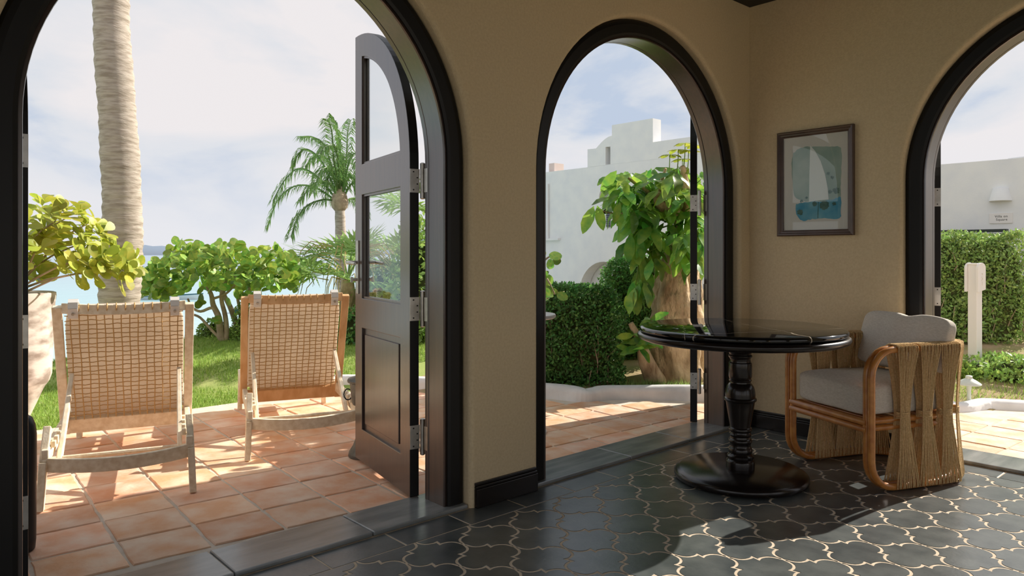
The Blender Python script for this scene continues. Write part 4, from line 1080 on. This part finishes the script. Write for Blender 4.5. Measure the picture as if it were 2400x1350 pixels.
mound('bush', 'green bushes low behind the glass of the open door', 905, 850, 8.6, .40, .30, .62, 1600, M['leaf_hedge_light'], .07, bottom=.4)

# ---- fan palms
def fan_palm(label, xpx, ypx, D, n, size, seed, straw=0):
    p = pd(xpx, ypx, D); z = ground_z(p.x, p.y); r = random.Random(seed)
    rt = thing('fan_palm', label, 'palm', (p.x, p.y, z)); H_ = p.z-z
    obj('trunk', MB().tube([(0, 0, 0), (0, 0, H_*.6), (0, 0, H_)], [.10, .09, .07], 9), M['bark'], rt, smooth=60)
    for k in range(n):
        a = k*2.4; el = -.25+1.25*((k*.618) % 1); d = V(math.cos(a)*math.cos(el), math.sin(a)*math.cos(el), math.sin(el)).normalized()
        b_ = V(0, 0, H_); hub = b_+d*size*.85+V(0, 0, -.12*size*math.cos(el)); mb = MB(); mb.tube([b_, b_.lerp(hub, .5)+V(0, 0, .06*size), hub], [.014, .011, .008], 5)
        side_ = d.cross(V(0, 0, 1)); side_ = side_.normalized() if side_.length > .05 else V(1, 0, 0); up = side_.cross(d).normalized()
        q = r.uniform(-.5, .5); side2 = (side_*math.cos(q)+up*math.sin(q)).normalized(); NS = 19
        for i in range(NS):
            t_ = -1.75+3.5*i/(NS-1); dd = (d*math.cos(t_)+side2*math.sin(t_)).normalized(); L = size*(.75-.12*abs(t_))*r.uniform(.92, 1.06); nn = d.cross(side2)
            ww = dd.cross(nn).normalized()*size*.030; m1 = hub+dd*L*.55+nn*.01*(1 if i % 2 else -1); e_ = hub+dd*L+V(0, 0, -.10*size)
            o = len(mb.v); mb.v += [tuple(hub), tuple(m1-ww), tuple(m1+ww), tuple(e_)]; mb.f += [(o, o+1, o+2), (o+1, o+3, o+2)]
        obj('fan_leaf', mb, M['leaf_fan'], rt, fix=False)
    if straw:
        mb = MB()
        for k in range(straw):
            a = r.uniform(0, 2*PI); s0 = V(math.cos(a)*.25, math.sin(a)*.25, H_+r.uniform(.0, .42)); out_ = V(math.cos(a), math.sin(a), 0)
            mb.tube([s0, s0+out_*.16+V(0, 0, .03), s0+out_*.27+V(0, 0, -.08), s0+out_*.31+V(0, 0, -.26)], [.006, .005, .005, .003], 4)
        tag(obj('flower_strands', mb, M['straw'], rt), kind='stuff')
    return rt
fan_palm('bushy fan palm with straw-coloured flower strands left of the open door', 815, 655, 8.4, 20, .62, 4, 46)
fan_palm('fan palm seen through the middle glass of the open door', 930, 640, 9.4, 16, .62, 9, 20)
fan_palm('tall fan palm seen through the gap behind the open door', 1012, 505, 8.9, 14, .60, 14, 0)

# ---- old umbrella tree in the middle arch
D = 6.0; tb_ = pd(1582, 903, D); gz = ground_z(tb_.x, tb_.y)-.01; rt = thing('umbrella_tree', 'old umbrella tree with a thick pale twisted trunk and glossy drooping leaves', 'tree', (tb_.x, tb_.y, gz))
def at2(x, y, dd=0.0): return pd(x, y, D+dd)-V(tb_.x, tb_.y, gz)
def gnarl(parent, name, pts, rads, m, seed, n=18, amp=.16):
    P = smooth_path([Vector(p) for p in pts], 12); k = len(P); mb = MB(); R = []
    for i in range(k):
        f_ = i/(k-1)*(len(rads)-1); j = min(int(f_), len(rads)-2); R.append(rads[j]+(rads[j+1]-rads[j])*(f_-j))
    mb.tube(P, R, n)
    vs = []
    for i, v in enumerate(mb.v):
        c = P[min(i//n, k-1)]; v = Vector(v); o = v-c; a = math.atan2(o.y, o.x)
        g = 1+amp*noise.noise(Vector((math.cos(a)*1.6+seed, math.sin(a)*1.6, v.z*2.4)))+amp*.35*math.sin(a*5+v.z*3.5+seed+2*noise.noise(v*4))+amp*.35*noise.noise(v*11)
        vs.append(tuple(c+o*g))
    mb.v = vs; return obj(name, mb, m, parent, smooth=179)
gnarl(rt, 'trunk', [at2(1597, 925), at2(1590, 860), at2(1582, 790), at2(1576, 720), at2(1575, 670), at2(1586, 615), at2(1598, 560), at2(1604, 510)], [.24, .19, .175, .185, .165, .125, .11, .09, .07], M['bark'], 1, 30, .30)
gnarl(rt, 'side_trunk', [at2(1625, 925, .12), at2(1622, 840, .1), at2(1615, 760, .1), at2(1612, 690, .08), at2(1618, 640, .1), at2(1630, 590, .1)], [.17, .14, .13, .12, .09, .07], M['bark'], 4, 22, .30)
gnarl(rt, 'low_limb', [at2(1552, 920, -.10), at2(1530, 880, -.16), at2(1514, 842, -.22), at2(1500, 800, -.24), at2(1478, 757, -.25)], [.085, .075, .06, .035, .022], M['bark'], 7, 12, .14)
for k, (pt, r0, r1) in enumerate([([(1604, 520), (1575, 495), (1548, 480), (1540, 455)], .06, .035), ([(1602, 520), (1612, 470), (1606, 430), (1600, 390)], .055, .02), ([(1548, 480), (1520, 450), (1490, 430), (1470, 415)], .025, .010), ([(1548, 470), (1550, 430), (1560, 395)], .025, .010), ([(1578, 640), (1545, 642), (1538, 630)], .03, .018), ([(1560, 500), (1520, 505), (1480, 500), (1440, 500), (1400, 492)], .012, .004)]):
    branch(rt, 'branch', smooth_path([at2(x, y, -.08*i) for i, (x, y) in enumerate(pt)], 4), r0, r1, M['bark'], 8)
rnd = random.Random(17); n_leaf = 0
tips = []
for k in range(78):
    x = rnd.uniform(1452, 1650); y = rnd.uniform(385, 575)
    if x < 1480 and y > 520: y -= 70
    tips.append((x, y, rnd.uniform(-.45, .35)))
tips = [(1478, 560, -.2), (1500, 590, -.25), (1530, 600, -.3), (1492, 545, -.2), (1515, 620, -.2), (1600, 590, -.3), (1632, 600, -.2), (1505, 655, -.35), (1490, 668, -.35), (1440, 410, -.2), (1460, 440, -.25)]+tips
extra = MB()
for k, (x, y, dd) in enumerate(tips):
    tip = at2(x, y, dd); few = 2 if x < 1440 else 5
    up = V(0, 0, 1); q0 = at2(1590, 520, 0)
    if k % 2 == 0 and x > 1440: branch(rt, 'petiole', curve(q0.lerp(tip, .25), tip, rnd, 5, .1, .05), .007, .0035, M['leaf_big'], 5)
    for q in range(few):
        a = q*2*PI/max(few, 5)+rnd.uniform(-.35, .35); o_ = right*math.cos(a)+fwd*math.sin(a); dr = -.05-.75*rnd.random()-.8*max(0, (y-470)/130)
        ax = (o_+V(0, 0, dr)).normalized(); put_leaf('big', rt, tip+ax*.03, ax, V(0, 0, 1)-fwd*.5+rvec(rnd)*.35, rnd.uniform(.15, .235), rnd, None if n_leaf < 235 else extra); n_leaf += 1
for x, y, dx, dy, L in ((1392, 483, -28, 62, .235), (1400, 482, 14, 58, .20), (1452, 474, -10, 40, .16), (1478, 548, -4, 70, .22), (1500, 556, 6, 72, .22), (1492, 655, -16, 46, .19), (1500, 655, 2, 50, .18), (1508, 653, 18, 48, .19), (1445, 400, -34, 44, .2)):
    q = at2(x, y, -.32); put_leaf('big', rt, q, at2(x+dx, y+dy, -.36)-q, -fwd+V(0, 0, .35)+rvec(rnd)*.25, L, rnd)
tag(obj('inner_leaves', extra, M['leaf_big'], rt, fix=False), kind='stuff')
# upright yellow-green whorls on long stalks at the top
for (x, y) in ((1606, 335), (1590, 350), (1570, 362), (1614, 352), (1632, 340), (1600, 372)):
    tip = at2(x, y, -.2); branch(rt, 'petiole', [at2(x-4, y+62, -.15), at2(x-1, y+30, -.18), tip], .005, .003, M['leaf_fan'], 5)
    for q in range(6):
        a = q*PI/3; ax = right*math.cos(a)+fwd*math.sin(a)+V(0, 0, -.12); put_leaf('clusia', rt, tip, ax, V(0, 0, 1), .095, rnd)
# sprouts on the low limb
for (x, y) in ((1492, 800), (1500, 815), (1478, 820), (1520, 805), (1505, 790), (1486, 785), (1525, 750)):
    tip = at2(x, y, -.3)
    for q in range(4):
        a = q*PI/2+rnd.random(); ax = right*math.cos(a)+fwd*math.sin(a)*.6+V(0, 0, rnd.uniform(-.4, .4)); put_leaf('big', rt, tip, ax, -fwd+V(0, 0, .6)+rvec(rnd)*.3, rnd.uniform(.10, .17), rnd)

# ---- sea grape spray at the left edge of the middle arch
sp = pd(1235, 900, 4.9); rt = thing('sea_grape_shrub', 'sea grape spray with pink stems peeping past the wall pier', 'shrub', (sp.x, sp.y, 0))
D3 = 4.9
def at3(x, y, dd=0): return pd(x, y, D3+dd)-V(sp.x, sp.y, 0)
for k, pt in enumerate(([(1235, 985), (1238, 800), (1250, 720), (1275, 650), (1300, 690)], [(1238, 860), (1250, 690), (1270, 620), (1290, 600)], [(1238, 900), (1240, 740), (1262, 690), (1285, 700)])):
    branch(rt, 'stem', smooth_path([at3(*p) for p in pt], 4), .014, .005, M['bark_pale'], 6)
for k in range(40):
    x = rnd.uniform(1190, 1312); y = rnd.uniform(600, 700)
    if x > 1290: y = rnd.choice((640, 662, 690, 610))
    put_leaf('grape', rt, at3(x, y, rnd.uniform(-.2, .2)), rvec(rnd)+right*.4, -fwd+V(0, 0, .4)+rvec(rnd)*.8, rnd.uniform(.055, .085), rnd)

# ---- grass blades of the lawn and the garden
def blades(name, label, n, region, h, m, seed):
    r = random.Random(seed); mb = MB(); k = 0
    while k < n:
        x, y = region(r)
        z = ground_z(x, y)-.005; a = r.uniform(0, 2*PI); hh_ = h*r.uniform(.5, 1.3); w = .0035
        dx, dy = math.cos(a)*w, math.sin(a)*w; lx, ly = r.uniform(-.5, .5)*hh_, r.uniform(-.5, .5)*hh_
        o = len(mb.v); mb.v += [(x-dx, y-dy, z), (x+dx, y+dy, z), (x+lx, y+ly, z+hh_)]; mb.f.append((o, o+1, o+2)); k += 1
    return tag(obj(name, mb, m, fix=False), label, 'grass', None, 'stuff')
blades('grass', 'short green grass of the lawn behind the loungers', 52000, lambda r: (r.uniform(-3.9, .0), 2.92+2.5*r.random()**1.3), .035, M['grass'], 1)
def gr(r):
    while True:
        x, y = r.uniform(1.3, 3.2), r.uniform(-1.5, .2)
        v = beyond(x, y)
        if .14 < v < .9 and r.random() < (1.15-v): return x, y
blades('verge_grass', 'sparse dry grass along the curb by the path light', 1900, gr, .05, M['grass'], 2)
def gr2(r):
    while True:
        x, y = r.uniform(.2, 1.4), r.uniform(.2, 1.4)
        if .12 < beyond(x, y) < .35: return x, y
blades('tree_foot_grass', 'dull grass at the foot of the old tree', 2600, gr2, .06, M['leaf_hedge_light'], 3)

# ================================================================== GARDEN FITTINGS
p = pd(2271, 950, 5.28); gz = ground_z(p.x, p.y)
t = thing('path_light', 'pale green mushroom path light behind the curb', 'lamp', (p.x, p.y, gz-.055))
obj('stake', MB().lathe([(.012, 0), (.014, .02), (.014, .16), (.017, .165), (.017, .20)], 14), M['grey_paint'], t, smooth=40)
obj('shade', MB().lathe([(.0, .196), (.076, .196), (.080, .200), (.078, .206), (.050, .226), (.024, .240), (.022, .246), (.022, .258), (.016, .262), (0, .262)], 28, caps=False), M['grey_paint'], t, smooth=40)
p = pd(2285, 850, 6.0); gz = ground_z(p.x, p.y)
t = thing('number_post', 'white wooden number post with two curved side plaques', 'post', (p.x, p.y, gz-.06), math.radians(-105))
PW = .074; hp = 1.1-(620-595)/FPX*6.0-gz+.06
obj('shaft', MB().box((0, 0, hp/2), (PW, PW, hp)), M['white_paint'], t, bevel=.004)
obj('cap', MB().box((0, 0, hp+.004), (PW+.012, PW+.012, .014)), M['white_paint'], t, bevel=.003)
for sx in (-1, 1):
    outl = [(-.052, hp-.225), (.052, hp-.205), (.052, hp-.03)]+[(.052*math.cos(a*PI/10), hp-.03+.045*math.sin(a*PI/10)) for a in range(1, 10)]+[(-.052, hp-.03)]
    pl = obj('plaque', MB().plate([outl], sx*(PW/2+.0005), sx*(PW/2+.020), lambda u, w, tt: (tt, u, w)), M['white_paint'], t, bevel=.002)
    pl.rotation_euler = (0, 0, 0)
def text_mesh(body, size, spacing=1.0, extrude=.001):
    cu = bpy.data.curves.new('lettering', 'FONT'); cu.body = body; cu.size = size; cu.align_x = 'CENTER'; cu.align_y = 'CENTER'; cu.space_character = spacing; cu.extrude = extrude; cu.resolution_u = 3
    tmp = bpy.data.objects.new('lettering', cu); COL.objects.link(tmp); bpy.context.view_layer.update()
    me = bpy.data.meshes.new_from_object(tmp.evaluated_get(bpy.context.evaluated_depsgraph_get())); bpy.data.objects.remove(tmp); return me
for k, chv in enumerate('271'):
    me = text_mesh(chv, .042, 1, .003); me.materials.append(M['white_paint']); o = link('numeral', me, t)
    o.rotation_euler = (PI/2, 0, -PI/2+PI); o.location = (PW/2+.023, .0, hp-.085-k*.036)
p = pd(1205, 737, 4.5)
t = thing('terrace_table', 'round white terrace table edge peeping past the wall pier', 'table', (p.x, p.y, 0))
obj('top', MB().lathe([(0, .705), (.245, .705), (.256, .712), (.258, .722), (.254, .730), (0, .732)], 40, caps=False), M['white_paint'], t, smooth=40)
obj('leg', MB().lathe([(.03, .02), (.024, .06), (.024, .66), (.05, .706)], 20), M['white_paint'], t, smooth=40)
obj('foot', MB().lathe([(0, 0), (.20, 0), (.20, .012), (.05, .03), (0, .03)], 32, caps=False), M['white_paint'], t, smooth=40)

# ================================================================== WHITE BUILDINGS
XF = 9.0
mF = lambda a, b, tt: (tt-XF, a-9.0, b+2.0)
v1 = thing('white_villa', 'white moorish villa with stepped parapet behind the old tree', 'building', (XF, 9.0, -2.0))
arc = lambda cy, cz, r, a0, a1, n: [(cy+r*math.cos(a0+(a1-a0)*i/n), cz+r*math.sin(a0+(a1-a0)*i/n)) for i in range(n+1)]
door = [(8.22, -2.0)]+arc(9.005, .13, .785, 0, PI, 20)+[(9.79, -2.0)]
outl = [(14.5, -2.0), (14.5, 3.21), (9.523, 3.21), (6.0, 3.21), (6.0, -2.0), (8.22, -2.0)]+arc(9.005, .13, .785, 0, PI, 20)+[(9.79, -2.0)]
niche = [(8.70, 2.05)]+arc(8.93, 2.45, .23, 0, PI, 12)+[(9.16, 2.05)]
obj('facade', MB().plate([outl, niche], XF, XF+.35, mF), M['white_wall'], v1)
obj('recess_wall', MB().box((.42, 0.0, 2.5), (.10, 2.2, 5.0)), M['white_wall'], v1)
step = [(9.523, 3.212), (9.523, 3.647), (9.25, 3.640)]+[(9.25-.496*(i/8), 3.640+.247*math.sin(PI/2*i/8)) for i in range(1, 9)]+[(8.756, 3.212)]
slot = [(8.80, 3.22), (8.80, 3.64), (8.95, 3.64), (8.95, 3.22)]
obj('stepped_parapet', MB().plate([step, slot], XF, XF+.9, mF), M['white_wall'], v1)
obj('tower_block', MB().box((.15, (8.754+7.565)/2-9, (3.2105+4.135)/2+2), (.30, 1.189, .923)), M['white_wall'], v1)
obj('roof_parapet', MB().box((.3, (7.565+5.6)/2-9, (3.212+3.6)/2+2), (.6, 1.965, .388)), M['white_wall'], v1)
obj('chimney', MB().box((.4, 10.98-9, 3.3+2), (.35, .20, .32)), M['pink_stone'], v1)
w = obj('louvre_frame', MB().box((-.012, 8.85-9, 1.89+2), (.03, .11, .32)), M['vent'], v1)
for k in range(6): obj('louvre', MB().box((-.03, 8.85-9, 1.77+2+k*.048), (.012, .10, .012)), M['black_metal'], w)
obj('wall_lamp', MB().lathe([(.05, 0), (.10, .11), (.10, .12)], 16, (.36, 9.2-9, 2.58)), M['glow_box'], v1)
obj('downpipe', MB().tube([(-.03, 10.86-9, 1.5+2), (-.03, 10.86-9, 2.9+2)], .02, 8), M['white_wall'], v1)
obj('ledge', MB().box((-.03, 10.9-9, 1.47+2), (.12, .9, .05)), M['white_wall'], v1)

v2 = thing('white_villa', 'white villa wall with a sconce and name plaque in the right arch', 'building', (XF, 0, -1.0))
obj('facade', MB().box((.2, -1.2, 1.79), (.4, 8.4, 3.56)), M['white_wall'], v2)
dome = [(.897, 2.5), (.897, 2.625), (.62, 2.635)]+arc(-.25, 2.55, .88, math.radians(6), PI-.1, 20)+[(-1.3, 2.5)]
obj('domed_parapet', MB().plate([dome], XF+.4, XF+1.2, lambda a, b, tt: (tt-XF, a, b+1.0)), M['white_wall'], v2)
sc_ = thing('wall_sconce', 'white half-cone wall sconce above the villa plaque', 'lamp', (XF, .897, 1.92))
n = 16; mb = MB()
for z, r in ((0, .15), (.006, .155), (.20, .105), (.205, .10)):
    mb.v += [(-r*math.sin(PI*k/n), r*math.cos(PI*k/n), z) for k in range(n+1)]
mb.f = [(i*(n+1)+k, i*(n+1)+k+1, (i+1)*(n+1)+k+1, (i+1)*(n+1)+k) for i in range(3) for k in range(n)]+[tuple(3*(n+1)+k for k in range(n+1))]
obj('shade', mb, M['white_wall'], sc_, smooth=50)
sg = thing('name_plaque', 'small white name plaque with two lines of typewriter lettering', 'sign', (XF-.012, .89, 1.655))
obj('board', MB().box((.004, 0, 0), (.016, .31, .16)), M['white_paint'], sg, bevel=.002)
for body, z, y in (('Villa on', .028, -.005), ('Square', -.022, -.012)):
    me = text_mesh(body, .050, 1.12, .0006); me.materials.append(M['black_text']); o = link('lettering', me, sg); o.rotation_euler = (PI/2, 0, -PI/2); o.location = (-.0058, y, z)
p1, p0 = pd(2375, 540, 12.0), pd(2222, 541, 12.0)
rl = thing('gate_railing', 'dark green wooden railing behind the sunlit hedge', 'railing', (8.55, .75, .3))
yr, yl = .745, 1.70
obj('top_rail', MB().box((0, (yr+yl)/2-.75, 1.45-.3), (.12, yl-yr+.10, .045)), M['dark_green_wood'], rl)
obj('rail', MB().box((0, (yr+yl)/2-.75, 1.385-.3), (.05, yl-yr, .045)), M['dark_green_wood'], rl)
for k in range(8):
    y = yr+.03+k*.125; obj('post' if k == 0 else 'baluster', MB().box((0, y-.75, .68-.15), (.06, .10 if k == 0 else .04, 1.36-.3+.1)), M['dark_green_wood'], rl)

# ================================================================== BOATS
def boat(label, xa, xb, y, m, trim_):
    zs = -3.6; D_ = (CAMH-zs)*FPX/(y-HORY); a, b = pd(xa, y, D_), pd(xb, y, D_); L = (b-a).length; c = (a+b)/2
    r = thing('moored_boat', label, 'boat', (c.x, c.y, zs-.05), math.atan2(b.y-a.y, b.x-a.x), 'boats moored off the lawn')
    mb = MB(); n = 12
    for i in range(n+1):
        t_ = i/n; w = .75*math.sin(PI*min(1, .25+t_*.76))**.7 if t_ < .98 else .03; sh_ = .42+.25*t_*t_
        x = -L/2+L*t_; mb.v += [(x, -w, sh_), (x, -w*.7, 0), (x, w*.7, 0), (x, w, sh_)]
    mb.f = [(4*i+k, 4*i+k+1, 4*i+5+k, 4*i+4+k) for i in range(n) for k in range(3)]+[(0, 1, 2, 3)]+[(4*i, 4*i+4, 4*i+7, 4*i+3) for i in range(n)]
    h = obj('hull', mb, m, r)
    obj('gunwale', MB().tube([mb.v[4*i] for i in range(n+1)], .05, 6).tube([mb.v[4*i+3] for i in range(n+1)], .05, 6), trim_, r)
    obj('seat', MB().box((0, 0, .48), (.3, 1.2, .06)), trim_, r)
    return r
boat('white boat with teal edge moored left of the sea grape stems', 318, 476, 702, M['boat'], M['boat_teal'])
boat('teal boat moored behind the right lounger', 545, 705, 733, M['boat_teal'], M['boat'])
